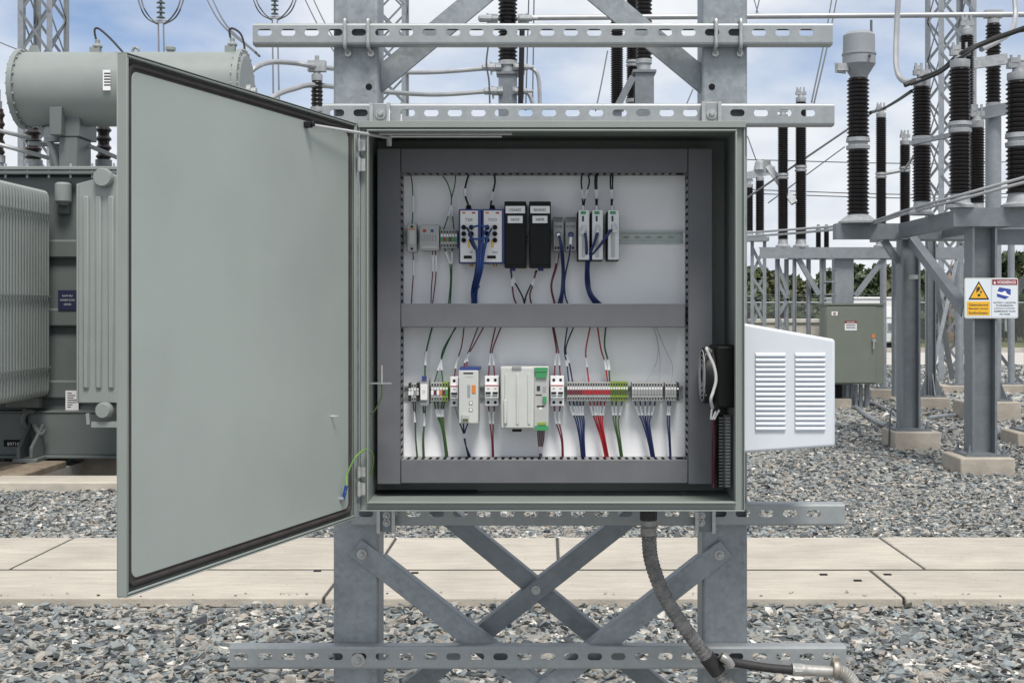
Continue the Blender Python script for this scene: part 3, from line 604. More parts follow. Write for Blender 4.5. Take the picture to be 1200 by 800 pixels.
for i in range(4):
    a = i*math.pi/2 + .7; m.tube([Vector((xi - 0.0905, fcy + 0.028*math.cos(a), fcz + 0.028*math.sin(a))), Vector((xi - 0.087, fcy + 0.078*math.cos(a), fcz + 0.078*math.sin(a)))], 0.0014, 5)
part(m, 'fan_guard', 'steel', fan)
m = MB(); yy = 3.375; m.tube(smooth_path([P(833, 412, 3.42), P(828, 408, yy), P(831, 416, yy), P(837, 430, yy), P(839, 445, yy), P(836, 458, yy), P(833, 468, yy), P(835, 478, 3.40)], 6), 0.0042, 8)
one(m, 'fan_cable', 'plastic_light', 'pale braided cable looping over the black cooling fan', 'cable', P(836, 478, 3.4))
for k, (a, b) in enumerate(((834, 833), (838, 836), (842, 838))):
    pass
m = MB()
for a, b in ((834, 835), (839, 837), (843, 839)): m.tube([P(a, 480 + (a % 3), 3.41), P(b - 2, 491, 3.42)], 0.0026, 6)
one(m, 'cable_tail', 'sleeve', 'white sleeved cable ends hanging below the black cooling fan', 'cable', P(838, 491, 3.42))
m = MB(); m.tube(smooth_path([P(836, 491, 3.43), P(837, 520, 3.5), P(836, 560, 3.55), P(836.5, 571, 3.55)], 5), 0.004, 6)
one(m, 'fan_supply_wire', 'w_maroon', 'dark red wire running down from fan beside the right duct', 'wire', P(836, 571, 3.55))

# ---- hoses
hs = [P(760, 596, 3.50), P(760.5, 625, 3.50), P(763, 655, 3.52), P(775, 690, 3.55), P(792, 720, 3.58), P(818, 756, 3.60), P(842, 787, 3.61), P(866, 822, 3.62), P(905, 880, 3.66), P(930, 945, 3.7)]
hose = thing('cable_conduit', 'thick braided flexible conduit hanging from the cabinet floor across the frame', 'conduit', P(920, 960, 3.68))
sp = smooth_path(hs, 40); n = len(sp)
m = MB(); m.tube(sp, lambda t: 0.0200 + 0.0011*math.sin(t*n*1.2), 16); part(m, 'hose', 'hose', hose)
m = MB(); m.cyl(P(760, 598, 3.50), P(760, 609, 3.50), 0.0235, n=8); part(m, 'gland_nut', 'black_rubber', hose); m = MB(); m.lathe(P(760, 609, 3.50), (0, 0, -1), [(.0215, 0), (.0225, .003), (.0225, .014), (.021, .015), (.021, .019), (.0225, .02), (.0225, .038), (.0205, .041)], 18); part(m, 'hose_gland', 'coupling_dark', hose)
k0 = min(range(n), key=lambda i: (sp[i] - P(838, 779, 3.61)).length); m = MB(); m.tube(sp[k0-14:k0+10], 0.0232, 16); part(m, 'hose_collar', 'black_rubber', hose)
c2 = thing('branch_conduit', 'black cable with pale metal coupling lying along the bottom slotted rail', 'conduit', P(985, 800, 3.62))
pth = smooth_path([P(843, 768, 3.60), P(851, 774, 3.595), P(868, 777, 3.605), P(900, 782, 3.61), P(930, 784.5, 3.615)], 8)
m = MB(); m.tube(pth, 0.0125, 12); part(m, 'cable', 'black_rubber', c2)
m = MB(); m.tube(smooth_path([P(846, 769, 3.578), P(852, 773, 3.574), P(857, 780, 3.578)], 6), 0.0125, 12); part(m, 'cable_clamp', 'coupling_dark', c2)
a, b = P(928, 784, 3.615), P(978, 786.5, 3.62); ax = (b - a)
m = MB(); prof = []
L0 = ax.length
for i in range(26):
    t = i/25; r = 0.0175 if t < .3 else (0.0155 if t < .42 else 0.0145 + 0.0012*(i % 2))
    prof.append((r, t*L0))
m.lathe(a, ax, prof, 16); part(m, 'coupling', 'coupling', c2)
m = MB(); m.lathe(a + ax*0.04, ax, [(0.0183, 0), (0.0183, 0.022)], 8); part(m, 'coupling_nut', 'zinc', c2)
m = MB(); ctr = P(979, 783, 3.62); m.lathe(ctr - ax.normalized()*0.009, ax, [(0.024, 0), (0.026, 0.004), (0.026, 0.014), (0.024, 0.018)], 20); m.obox(ctr + Vector((0, -.004, 0.028)), Vector((0.010, 0, 0)), Vector((0, .008, 0)), Vector((0, 0, 0.006))); part(m, 'clamp_ring', 'steel_worn', c2)
el = smooth_path([P(979, 786.5, 3.62), P(989, 789, 3.62), P(997, 797, 3.62), P(1003, 812, 3.62), P(1010, 850, 3.63), P(1014, 900, 3.64), P(1010, 960, 3.66)], 30); n2 = len(el)
m = MB(); m.tube(el, lambda t: 0.020 + 0.0016*math.sin(t*n2*1.1), 14); part(m, 'elbow_hose', 'coupling', c2)
# ------------------------------------------------------------------ devices on the DIN rails
BK = PY - 0.0088                              # devices hang on the rail, just clear of it
def device(name, label, cat, a, b, t, bt, dep, mt, group=None, bevel=0.0015, casename='housing'):
    yf = BK - dep
    th = thing(name, label, cat, (X((a+b)/2, yf), BK, Z(bt, yf)), group)
    m = MB(); m.box((X(a, yf), yf, Z(bt, yf)), (X(b, yf), BK, Z(t, yf))); c = part(m, casename, mt, th, bevel=bevel)
    return th, yf
def face(th, yf, name, a, b, t, bt, mt, proud=0.001, bevel=0):
    m = MB(); m.box((X(a, yf), yf - proud, Z(bt, yf)), (X(b, yf), yf - 0.0002, Z(t, yf))); return part(m, name, mt, th, bevel=bevel)
def knob(th, yf, name, px, py, r, mt, h=0.004, n=12):
    m = MB(); m.lathe(P(px, py, yf - 0.0002), (0, -1, 0), [(r, 0), (r, h)], n); return part(m, name, mt, th)
def wire(th, pts, r, mt, sleeves=(), name='wire'):
    sp = smooth_path([P(*q) for q in pts], 5); r *= .8; m = MB(); m.tube(sp, r, 6); o = part(m, name, mt, th)
    for (u0, u1) in sleeves:
        i0, i1 = int(u0*(len(sp)-1)), max(int(u0*(len(sp)-1)) + 1, int(u1*(len(sp)-1))); m = MB(); m.tube(sp[i0:i1+1], r*1.55 + 0.0006, 8); part(m, 'marker_sleeve', 'sleeve', o)
    return o
def loom(label, px, py, Yv=3.6): return thing('wire_loom', label, 'wires', P(px, py, Yv))
WY = PY - 0.03                                 # depth of loose wires
# ---- upper row
t, y = device('surge_protector', 'slim grey surge protector beside the module with red and blue dots', 'surge protector', 477.2, 488, 262, 295, 0.045, 'plastic_mid')
face(t, y, 'label', 479.5, 486, 270, 286, 'plastic_light'); knob(t, y, 'screw', 482.7, 265.5, 0.0035, 'black', 0.001); knob(t, y, 'screw', 482.7, 291.5, 0.0035, 'black', 0.001); face(t, y, 'stripe', 479.5, 486, 267.5, 269, 'orange')
t, y = device('relay_module', 'grey relay module with a red and a blue dot on its face', 'relay', 491.5, 514.5, 263.5, 293.5, 0.05, 'plastic_mid')
knob(t, y, 'indicator', 497.5, 270.5, 0.0048, 'red_plastic', .0015); knob(t, y, 'indicator', 506.5, 270.5, 0.0048, 'blue_case', .0015)
face(t, y, 'latch', 494, 512, 288, 291, 'plastic_light', .003)
for i in range(6): face(t, y, 'vent_slot', 493 + i*3.3, 494.8 + i*3.3, 275, 283, 'plastic_grey', 0.0006)
def terminal_strip(name, label, a, b, t_, bt, cols, dep=0.05, bar='plastic_dark'):
    th = thing(name, label, 'terminal block', (X((a+b)/2, BK - dep), BK, Z(bt, BK - dep))); y = BK - dep; n = len(cols); p = (b - a) / n
    for i, c in enumerate(cols):
        m = MB(); m.box((X(a + i*p + 0.12, y), y, Z(bt, y)), (X(a + (i+1)*p - 0.12, y), BK, Z(t_, y))); o = part(m, 'terminal', c[0], th, bevel=0.0004, seg=1)
        cx = a + (i + .5)*p; hh = bt - t_
        m = MB()
        for f0, f1 in ((0.06, 0.2), (0.80, 0.94)): m.box((X(cx - p*.28, y), y - 0.0008, Z(t_ + hh*f1, y)), (X(cx + p*.28, y), y - 0.0002, Z(t_ + hh*f0, y)))
        part(m, 'clamp_opening', 'ink', o, smooth=0)
        m = MB(); m.box((X(cx - p*.42, y), y - 0.0016, Z(t_ + hh*.66, y)), (X(cx + p*.42, y), y - 0.0002, Z(t_ + hh*.42, y))); part(m, 'marker', c[1], o, smooth=0)
        m = MB(); m.box((X(cx - p*.34, y), y - 0.0009, Z(t_ + hh*.38, y)), (X(cx + p*.34, y), y - 0.0002, Z(t_ + hh*.27, y))); part(m, 'test_slot', 'sleeve', o, smooth=0)
    return th
g_, d_ = 'plastic_mid', 'plastic_dark'
terminal_strip('terminal_block', 'short grey terminal block with green and red markers beside the relay module', 516, 536, 269, 290.5, [(g_, 'green_plastic'), (g_, 'w_red'), (g_, 'green_plastic'), (g_, 'w_maroon'), (g_, 'green_plastic'), (g_, 'green_plastic')])
for k, (a, b) in enumerate(((537.5, 561), (565, 589))):
    t, y = device('network_switch', 'blue cased switch with white face, %s' % ('next to the short terminal block' if k == 0 else 'next to the tall black modules'), 'switch', a, b + 3, 245, 308.5, 0.075, 'blue_case', 'pair of blue switches')
    face(t, y, 'faceplate', a + 2, b - 1, 247, 307, 'label', 0.002); yy = y - 0.002
    face(t, yy, 'print_mark', a + 4, a + 8, 248.5, 250.5, 'orange', .0006); face(t, yy, 'print_mark', b - 8, b - 4, 248.5, 250.5, 'red_plastic', .0006)
    text('T2I0' if k == 0 else 'TOO', (a + b)/2, 257.5, 3.4, yy - 0.0008, 'ink', t, name='lettering')
    for i in range(3):
        for s in (0, 1):
            m = MB(); m.lathe(P(a + 6 + s*9, 266.5 + i*7.5, yy - .0002), (0, -1, 0), [(0.0068, 0), (0.0068, 0.007), (0.0045, 0.007), (0.0045, 0.002)], 14); part(m, 'port', 'black', t)
    face(t, yy, 'port_label', a + 10.5, a + 13.5, 281, 290, 'brass', .0008); face(t, yy, 'serial_port', a + 6, b - 8, 299.5, 303, 'black', .0015); text('EF' if k == 0 else 'Hmi', a + 15, 295.5, 2.6, yy - .0008, 'w_blue', t)
    m = MB(); m.cyl(P((a + b)/2, 244.8, y + .03), P((a + b)/2, 240.5, y + .03), 0.009, 0.006, 10); part(m, 'power_plug', 'black', t)
    m = MB(); m.cyl(P(a + 15, 308.6, y + .03), P(a + 15, 312, y + .03), 0.0055, n=10); part(m, 'earth_screw', 'brass', t)
for k, (a, b) in enumerate(((591, 616.5), (620, 645.5))):
    t, y = device('surge_module', 'tall black module with two white name strips, %s' % ('beside the blue switches' if k == 0 else 'beside the two small dark grey modules'), 'module', a, b, 236, 313.5, 0.085, 'plastic_black', 'pair of tall black modules', bevel=0.002)
    face(t, y, 'cap', a + 0.3, b - 0.3, 236.8, 239.6, 'black', .002)
    face(t, y, 'name_strip', a + 1.5, b - 1.2, 241.5, 250, 'label', .0015); text('OSAKES' if k == 0 else 'BSAKES', (a+b)/2, 246, 3.0, y - .0024, 'ink', t, wpx=14)
    face(t, y, 'name_strip', a + 4, b - 4, 253, 261.5, 'label', .0015); text('AACHF' if k == 0 else '34EFR', (a+b)/2, 257.3, 3.2, y - .0024, 'ink', t, wpx=10)
    face(t, y, 'lower_cover', a + 1.2, b - 1.2, 264, 310, 'plastic_black', .003, bevel=.001)
    m = MB(); m.cyl(P((a+b)/2 - 3 + k*4, 314, y + .04), P((a+b)/2 - 3 + k*4, 317.5, y + .04), 0.008, n=10); part(m, 'plug', 'blue_case', t)
for k, (a, b) in enumerate(((648.5, 660.5), (662.5, 675.5))):
    t, y = device('isolator_module', 'small dark grey module with one round socket, %s' % ('next to the tall black module' if k == 0 else 'next to the silver modules'), 'module', a, b, 254, 294, 0.06, 'plastic_grey', 'pair of dark grey modules')
    for i in range(4): face(t, y, 'vent', a + 1, b - 1, 255 + i*1.4, 255.7 + i*1.4, 'black', .0005)
    text('DHB' if k == 0 else '9CCP', (a+b)/2, 265.5, 3, y - .0008, 'ink', t); knob(t, y, 'socket', (a+b)/2, 275, 0.0075, 'black', .006); knob(t, y - .006, 'plug', (a+b)/2, 275.5, 0.0055, 'sleeve' if k == 0 else 'blue_case', .012)
    for i in range(3): face(t, y, 'terminal', a + 1.5 + i*3.2, a + 3.7 + i*3.2, 289, 292, 'black', .0006)
for k, (a, b) in enumerate(((679, 690.5), (695, 706.5), (713.5, 725.5))):
    wh = ('next to the dark grey modules', 'between two others of its kind', 'beside the bare end of the rail')[k]
    t, y = device('converter_module', 'narrow silver module with green top connector, ' + wh, 'module', a - 2.5, b, 248, 305.5, 0.075, 'plastic_dark', 'three silver modules')
    face(t, y, 'front_panel', a - 1.2, b, 246, 304.5, 'silver', .006, bevel=.001); yy = y - .006
    face(t, yy, 'connector', a + 1.5, b - 4, 247.6, 251, 'green_plastic', .002); face(t, yy, 'print', a + 3, a + 5.4, 253, 259.5, 'ink', .0004); face(t, yy, 'ridge', a + 3, a + 6.5, 273 if k < 2 else 266, 301, 'plastic_mid', .006, bevel=.001)
    m = MB(); q = P(a + 5.5, 268 if k < 2 else 266, yy - 0.004); m.cyl(q + Vector((0, .004, .006)), q + Vector((0.004*(k-1), -0.014, -0.012)), 0.0072, n=10); part(m, 'plug', 'sleeve', t)
    m = MB(); m.cyl(P(a + 4, 246, y + .03), P(a + 4, 241, y + .03), 0.006, 0.005, n=10); part(m, 'top_plug', 'steel', t)
# ---- lower row
terminal_strip('terminal_block', 'short dark terminal block at the end of lower rail next to white relay', 478.5, 491, 449, 470, [(d_, 'sleeve'), (g_, 'sleeve'), (g_, 'plastic_grey'), (d_, 'plastic_light')])
t, y = device('signal_relay', 'white narrow relay with blue wire socket on the lower rail', 'relay', 491.8, 502.5, 444, 475, 0.055, 'plastic_grey'); face(t, y, 'front_cover', 492.8, 501, 450, 468.5, 'label', .006, bevel=.001); text('D', 496.8, 459, 3.4, y - .0068, 'plastic_grey', t); face(t, y, 'socket', 494.5, 500, 440.5, 445.5, 'blue_case', .003)
terminal_strip('terminal_block', 'terminal block with yellow green and red markers beside white relay', 505, 525, 448, 470, [(g_, 'sleeve'), (g_, 'w_maroon'), (g_, 'sleeve'), (g_, 'orange'), ('lime', 'w_maroon'), ('lime', 'green_plastic')])
def breaker(label, a, b, t_, bt, poles, grp):
    t, y = device('circuit_breaker', label, 'circuit breaker', a, b, t_, bt, 0.055, 'label', grp); hh = bt - t_
    m = MB(); yy = y - 0.014; m.box((X(a + .3, yy), yy, Z(t_ + hh*.74, yy)), (X(b - .3, yy), y - .0002, Z(t_ + hh*.27, yy))); part(m, 'nose', 'label', t, bevel=.001)
    face(t, yy, 'red_stripe', a + .6, b - .6, t_ + hh*.30, t_ + hh*.335, 'red_plastic', .0005)
    p = (b - a)/poles
    for i in range(poles):
        cx = a + p*(i + .5)
        face(t, yy, 'toggle', cx - p*.36, cx + p*.36, t_ + hh*.53, t_ + hh*.59, 'black', .006); face(t, yy, 'print', cx - 1.5, cx + 1.5, t_ + hh*.40, t_ + hh*.44, 'plastic_grey', .0004)
        knob(t, y, 'terminal_hole', cx, t_ + hh*.13, .0042, 'black', .0008); knob(t, y, 'terminal_hole', cx, t_ + hh*.88, .0042, 'black', .0008)
    face(t, yy, 'rating_print', a + 2, b - 2, t_ + hh*.65, t_ + hh*.69, 'plastic_mid', .0004); return t
breaker('single pole white circuit breaker squeezed against the power supply', 527.5, 537, 441.5, 476, 1, 'white circuit breakers')
t, y = device('power_supply', 'pale grey upright power supply with orange terminal and round printed logo', 'power supply', 537.5, 560.5, 434, 496, 0.095, 'plastic_light', bevel=.002)
m = MB(); m.box((X(538.5, y), y + .01, Z(433.9, y)), (X(562, y), BK - .01, Z(430.5, y))); part(m, 'top_terminals', 'blue_case', t)
face(t, y, 'name_print', 543, 554.5, 436.3, 438.2, 'ink', .0004); face(t, y, 'print', 545, 554, 441, 442, 'plastic_mid', .0004); face(t, y, 'selector', 553, 557.5, 451, 460.5, 'orange', .002); face(t, y, 'selector_print', 547.5, 551, 451, 466, 'plastic_grey', .0003)
for py in (472, 480): face(t, y, 'button', 549.5, 554, py - 2.3, py + 2.3, 'plastic_grey', .0008); face(t, y - .0008, 'button_cap', 550.6, 553, py - 1.3, py + 1.3, 'label', .001)
face(t, y, 'plug', 541, 549.5, 485.5, 494.5, 'plastic_mid', .008, bevel=.001); face(t, y - .008, 'plug_terminals', 542, 548.5, 490.5, 493.5, 'w_olive', .001)
breaker('white two pole circuit breaker between power supply and large controller', 568, 584.5, 440.5, 475.5, 2, 'white circuit breakers')
t, y = device('plc_controller', 'large pale grey controller with ribbed cover and green terminal column', 'controller', 586.5, 643, 429.5, 502.5, 0.085, 'plastic_light', bevel=.002)
face(t, y, 'ribbed_cover', 587.2, 625.6, 430.5, 501, 'plastic_light', .006, bevel=.002); yy = y - .006
for px in (593, 606.5, 620): face(t, yy, 'rib', px - 1.6, px + 1.6, 438, 497, 'plastic_light', .003, bevel=.0015)
face(t, yy, 'thumb_latch', 600, 611, 428.8, 432.5, 'plastic_grey', .004, bevel=.001); face(t, yy, 'side_boss', 590.5, 594, 468, 496, 'plastic_light', .008, bevel=.002)
face(t, y, 'control_panel', 626.5, 642.3, 441, 499, 'plastic_mid', .003); y2 = y - .003
for a, b, c, d2, mt in ((626.5, 642, 430.5, 435.5, 'green_plastic'), (628, 640.5, 436.5, 442.5, 'green_plastic'), (627, 642.5, 498.5, 504, 'green_plastic'), (630, 640, 494.5, 497.5, 'lime'), (636, 640.5, 464.5, 471.5, 'green_plastic'), (627.5, 635, 462, 463.5, 'ink'), (629, 633, 452, 458, 'ink'), (636, 640, 453, 460, 'plastic_grey'), (629, 638, 475, 477, 'ink'), (632, 635, 476, 479.5, 'label')):
    face(t, y2, 'terminal_plug' if mt in ('green_plastic', 'lime') else 'print', a, b, c, d2, mt, .006 if mt in ('green_plastic', 'lime') else .0004)
m = MB(); m.box((X(600, y), y + .02, Z(506.5, y)), (X(611, y), y + .05, Z(502.7, y))); part(m, 'bottom_clip', 'black', t)
breaker('white two pole circuit breaker between controller and long terminal strip', 645, 661, 440.5, 475.5, 2, 'white circuit breakers')
terminal_strip('terminal_strip', 'long grey terminal strip with red markers ending in yellow green terminals', 664.5, 736, 447.5, 469.5, [('plastic_mid', 'w_maroon' if i < 6 else 'w_red') for i in range(17)] + [('lime', 'w_olive')]*7)
terminal_strip('terminal_strip', 'grey terminal strip of medium length between two other strips', 740.5, 776.5, 448, 469.5, [(g_, 'plastic_grey')]*11)
terminal_strip('terminal_strip', 'shortest grey terminal strip at the end of the lower rail beside the duct', 779.5, 796, 448.5, 469, [(g_, 'plastic_grey')]*4 + [(d_, d_)])
# ---- wiring, upper row
ft = 203.5 - 4; mid_t = 358; mid_b = 381; bot = 540
def top(px): return (px, ft + 3, WY + .01)
l = loom('single dark wire running down through the slim surge protector', 482, 357); wire(l, [top(480.5), (483, 215, WY), (484, 240, WY), (483, 262, WY - .01)], .0022, 'w_green', [(.55, .8)]); wire(l, [(484, 296, WY - .01), (484.5, 318, WY), (483, 340, WY), (482, mid_t, WY + .01)], .0022, 'w_maroon', [(.15, .4)])
l = loom('two maroon wires leaving the bottom of the relay module', 507, 357); wire(l, [(507, 294, WY - .01), (507, 318, WY), (505.5, 340, WY), (505, mid_t, WY + .01)], .0021, 'w_maroon', [(.1, .38)]); wire(l, [(510.5, 294, WY - .01), (511, 318, WY), (509, 340, WY), (506.5, mid_t, WY + .01)], .0021, 'w_maroon', [(.1, .38)])
l = loom('green wires above and below the short terminal block', 526, 357)
wire(l, [top(516), (524, 214, WY), (529, 232, WY), (526, 250, WY), (520, 269, WY - .01)], .0022, 'w_green', [(.6, .8)]); wire(l, [top(534), (533, 217, WY), (529, 234, WY - .003), (530, 250, WY), (532, 269, WY - .01)], .0022, 'w_green', [(.6, .8)])
wire(l, [(521, 291, WY - .01), (527, 309, WY), (528, 330, WY), (525.5, mid_t, WY + .01)], .0024, 'w_green', [(.1, .35)]); wire(l, [(530, 291, WY - .01), (529.5, 309, WY), (529, 332, WY - .003), (527.5, mid_t, WY + .01)], .0024, 'w_green', [(.1, .35)])
l = loom('black supply leads dropping into the tops of the blue switches', 563, 241)
wire(l, [top(550), (546, 216, WY), (545, 228, WY), (549, 241, WY - .02)], .0036, 'w_black', [(.5, .75)]); wire(l, [top(579), (580, 214, WY), (577, 228, WY), (575, 241, WY - .02)], .0036, 'w_black', [(.6, .9)])
l = loom('bright blue patch cables gathered in front of the blue switches', 557, 357); yc = BK - .075 - .03
for i, (a, b) in enumerate(((547, 267), (549, 274), (551, 282), (570, 268), (573, 275), (576, 268))):
    e = (i - 2.5)
    wire(l, [(a, b, yc + .018), (a + (5 if i < 3 else -4), b + 9, yc), (563 + e*1.8, 296, yc - .002), (561 + e*1.5, 318, yc + .01), (556 + e*1.2, 340, WY), (556 + e*1.0, mid_t, WY + .012)], .0034, 'w_patch' if i % 2 else 'w_blue')
wire(l, [(553, 266, yc), (563, 264.5, yc - .01), (573, 266, yc)], .0034, 'w_patch'); wire(l, [(551, 280, yc), (562, 280, yc - .012), (572, 278, yc)], .0034, 'w_patch'); wire(l, [(562, 335, WY), (554, 348, WY - .01), (559, mid_t, WY)], .003, 'w_blue')
l = loom('dark leads forking down from the two tall black modules', 612, 357)
for pts, mt in (([(598, 317, WY - .02), (602, 328, WY), (612, 347, WY), (615, mid_t, WY + .01)], 'w_black'), ([(599, 317, WY - .02), (600, 332, WY), (602, 348, WY), (606, mid_t, WY + .01)], 'w_maroon'), ([(629, 317, WY - .02), (624, 330, WY), (617, 345, WY), (614, mid_t, WY + .01)], 'w_black'), ([(628, 317, WY - .02), (625, 332, WY), (621, 345, WY), (623, mid_t, WY + .01)], 'w_maroon')): wire(l, pts, .003, mt, [(.22, .45)])
l = loom('dark blue leads from the two small dark grey modules', 660, 357); y3 = BK - .06 - .018
for e in (-1.2, 0, 1.2): wire(l, [(655 + e*.3, 276, y3), (658 + e, 290, y3), (660 + e, 315, WY), (659 + e, 340, WY), (656 + e*2, mid_t, WY + .01)], .003, 'w_blue')
wire(l, [(669, 278, y3), (667, 300, y3), (662, 325, WY), (662, 345, WY), (666, mid_t, WY + .01)], .003, 'w_blue', [(0, .12)]); wire(l, [(653, 296, WY), (651, 312, WY), (645.5, 335, WY), (650, mid_t, WY + .01)], .0024, 'w_maroon', [(.05, .3)]); wire(l, [(655, 296, WY), (652, 314, WY), (646.5, 335, WY), (651, mid_t, WY + .01)], .0024, 'w_maroon')
l = loom('dark blue cables sweeping from the three silver modules into the duct', 700, 357); y3 = BK - .075 - .022
for i, a in enumerate((684.5, 686, 700, 702, 717, 715)):
    e = (i - 2.5)*.9
    wire(l, [(a, 271 - (i // 2), y3), (a + (690 - a)*.45, 286, y3), (689 + e, 305, y3 + .03), (688.5 + e, 330, WY), (692 + e, 345, WY), (702 + e*2, mid_t, WY + .012)], .0034, 'w_blue')
l = loom('dark leads with white sleeves dropping into the silver modules', 700, 241)
for a, b in ((682, 683), (689, 684), (698, 698.5), (700, 699.5), (716, 716.5), (718.5, 717)): wire(l, [top(a), (a + (1.5 if a == 689 else -.8), 214, WY), ((a+b)/2, 228, WY), (b, 242, WY - .02)], .003, 'w_black', [(.55, .85)])
# ---- wiring, lower row
l = loom('olive wires under the short dark terminal block', 488, 540); wire(l, [(484, 470, WY - .01), (486, 490, WY), (487, 515, WY), (489, bot, WY + .01)], .0024, 'w_olive', [(.2, .45)]); wire(l, [(487, 470, WY - .01), (487, 490, WY), (487.5, 515, WY), (490, bot, WY + .01)], .0022, 'w_green')
l = loom('green and yellow wires above and below the white relay', 497, 540); wire(l, [(507, mid_b, WY + .01), (501, 405, WY), (498.5, 420, WY), (498, 441, WY - .01)], .0032, 'w_green', [(.5, .8)]); wire(l, [(496, 476, WY - .01), (497, 495, WY), (495.5, 515, WY), (496, bot, WY + .01)], .003, 'w_olive', [(.15, .4)]); wire(l, [(498.5, 476, WY - .01), (497.5, 495, WY), (496.5, 515, WY), (497.5, bot, WY + .01)], .0024, 'w_green')
l = loom('green wire bundle above and below the yellow green terminal block', 526, 540)
wire(l, [(535, mid_b, WY + .01), (523, 405, WY), (516, 425, WY), (509, 448, WY - .01)], .0026, 'w_green', [(.6, .85)]); wire(l, [(536, mid_b, WY + .01), (520, 408, WY), (517, 425, WY), (519, 448, WY - .01)], .0026, 'w_green', [(.6, .85)])
for a, e in ((509, -1), (513, 0), (518, 1), (521, 1.6)): wire(l, [(a, 470, WY - .01), (a*.6 + 516*.4, 485, WY), (519 + e, 503, WY), (524 + e, bot, WY + .012)], .0027, 'w_green' if e < 1 else 'w_olive', [(.2, .45)])
l = loom('maroon leads with white sleeves above the upright power supply', 543, 431)
for pts in ([(544, mid_b, WY + .01), (541, 405, WY), (535, 425, WY), (532.5, 441, WY - .01)], [(561, mid_b, WY + .01), (552, 405, WY), (546, 420, WY), (543, 434, WY - .03)], [(568, mid_b, WY + .01), (556, 403, WY), (548, 418, WY), (547, 434, WY - .03)]): wire(l, pts, .0024, 'w_maroon', [(.55, .82)])
l = loom('dark leads hanging from the plug of the upright power supply', 552, 540)
for a, b in ((539, 550), (543, 552), (548, 553.5)): wire(l, [(a, 496, WY - .05), (544, 510, WY - .02), (546, 522, WY), (b, bot, WY + .01)], .0027, 'w_blue' if a > 540 else 'w_black', [(.28, .42)])
wire(l, [(533, 476, WY - .01), (537, 490, WY), (541, 500, WY)], .0014, 'w_grey')
def pair(label, cx, dst, mt, x_top):
    l = loom(label, dst, 540)
    for s in (-3.5, 3.5):
        wire(l, [(x_top[0 if s < 0 else 1], mid_b, WY + .01), (cx + s*.3, 410, WY), (cx + s*.7, 425, WY), (cx + s, 441, WY - .01)], .0026, mt, [(.45, .75)])
        wire(l, [(cx + s, 475, WY - .01), (cx + s*.6, 492, WY), (dst - 1 + s*.2, 515, WY), (dst + s*.2, bot, WY + .01)], .0026, mt, [(.15, .42)])
pair('dark red wire pair through the breaker between power supply and controller', 576, 578, 'w_maroon', (581, 588)); pair('wire pair through the breaker between controller and long strip', 653, 659.5, 'w_maroon', (647, 648.5))
l = loom('grey ribbon of thin wires under the green column of the controller', 633, 540)
for i in range(7): wire(l, [(630 + i*1.3, 504, WY - .04), (630.5 + i*1.1, 515, WY - .02), (632 + i*.5, 528, WY), (632.5 + i*.4, bot, WY + .01)], .0020, 'w_grey' if i % 2 else 'w_maroon', [(.55, .75)])
l = loom('dark wires dropping into the near end of the long terminal strip', 671, 447)
wire(l, [(665, mid_b, WY + .01), (661.5, 410, WY), (664, 425, WY), (666.5, 447, WY - .01)], .0026, 'w_blue', [(.6, .75)]); wire(l, [(673, mid_b, WY + .01), (663, 408, WY), (667, 425, WY), (671, 447, WY - .01)], .0026, 'w_black', [(.5, .7)])
l = loom('red and green wires dropping into the middle of the long terminal strip', 697, 447)
wire(l, [(692, mid_b, WY + .01), (686.5, 410, WY), (688, 430, WY), (690, 447, WY - .01)], .0027, 'w_red', [(.5, .7)]); wire(l, [(700, mid_b, WY + .01), (704, 408, WY), (709, 425, WY), (712, 447, WY - .01)], .0027, 'w_red', [(.6, .8)]); wire(l, [(710, mid_b, WY + .01), (708.5, 405, WY), (713, 425, WY), (714.5, 447, WY - .01)], .003, 'w_green', [(.6, .85)])
def fan_out(label, xs, knot, dst, mt, r=.0026):
    l = loom(label, dst, 540)
    for i, a in enumerate(xs):
        e = (i - (len(xs)-1)/2) + rng.uniform(-.25, .25)
        wire(l, [(a, 470, WY - .012), (a*.75 + knot*.25, 482, WY), (knot + e*2.2, 494, WY + rng.uniform(-.006, .004)), (knot*.5 + dst*.5 + e*1.25, 515, WY + rng.uniform(-.008, .004)), (dst + e*1.0, bot, WY + .01)], r, mt if mt != 'yg' else ('w_olive', 'w_green')[i % 2], [(.12, .38)])
fan_out('dark blue wire bundle fanning out below the long terminal strip', (667, 672, 676, 680, 684), 680, 684, 'w_blue'); fan_out('bright red wire bundle fanning out below the long terminal strip', (691, 696, 700, 704, 709), 702, 712, 'w_red'); fan_out('green wire bundle below the yellow green end of long strip', (717, 722, 729), 722, 729, 'yg')
fan_out('dark blue wire bundle fanning out below the medium terminal strip', (744, 750, 756, 762, 768), 757, 766, 'w_blue'); fan_out('thin dark blue wires below the shortest terminal strip', (782.5, 785.5), 783.5, 786, 'w_blue', .0026)
l = loom('hair thin grey wires hanging above the medium and shortest strips', 770, 448)
for pts in ([(766, mid_b, WY + .01), (771, 405, WY), (769, 425, WY), (757, 448, WY - .01)], [(766, mid_b, WY + .01), (772, 408, WY), (773.5, 428, WY), (772, 448, WY - .01)], [(768, mid_b, WY + .01), (780, 410, WY), (788, 428, WY), (787, 448, WY - .01)]): wire(l, pts, .0010, 'w_grey')
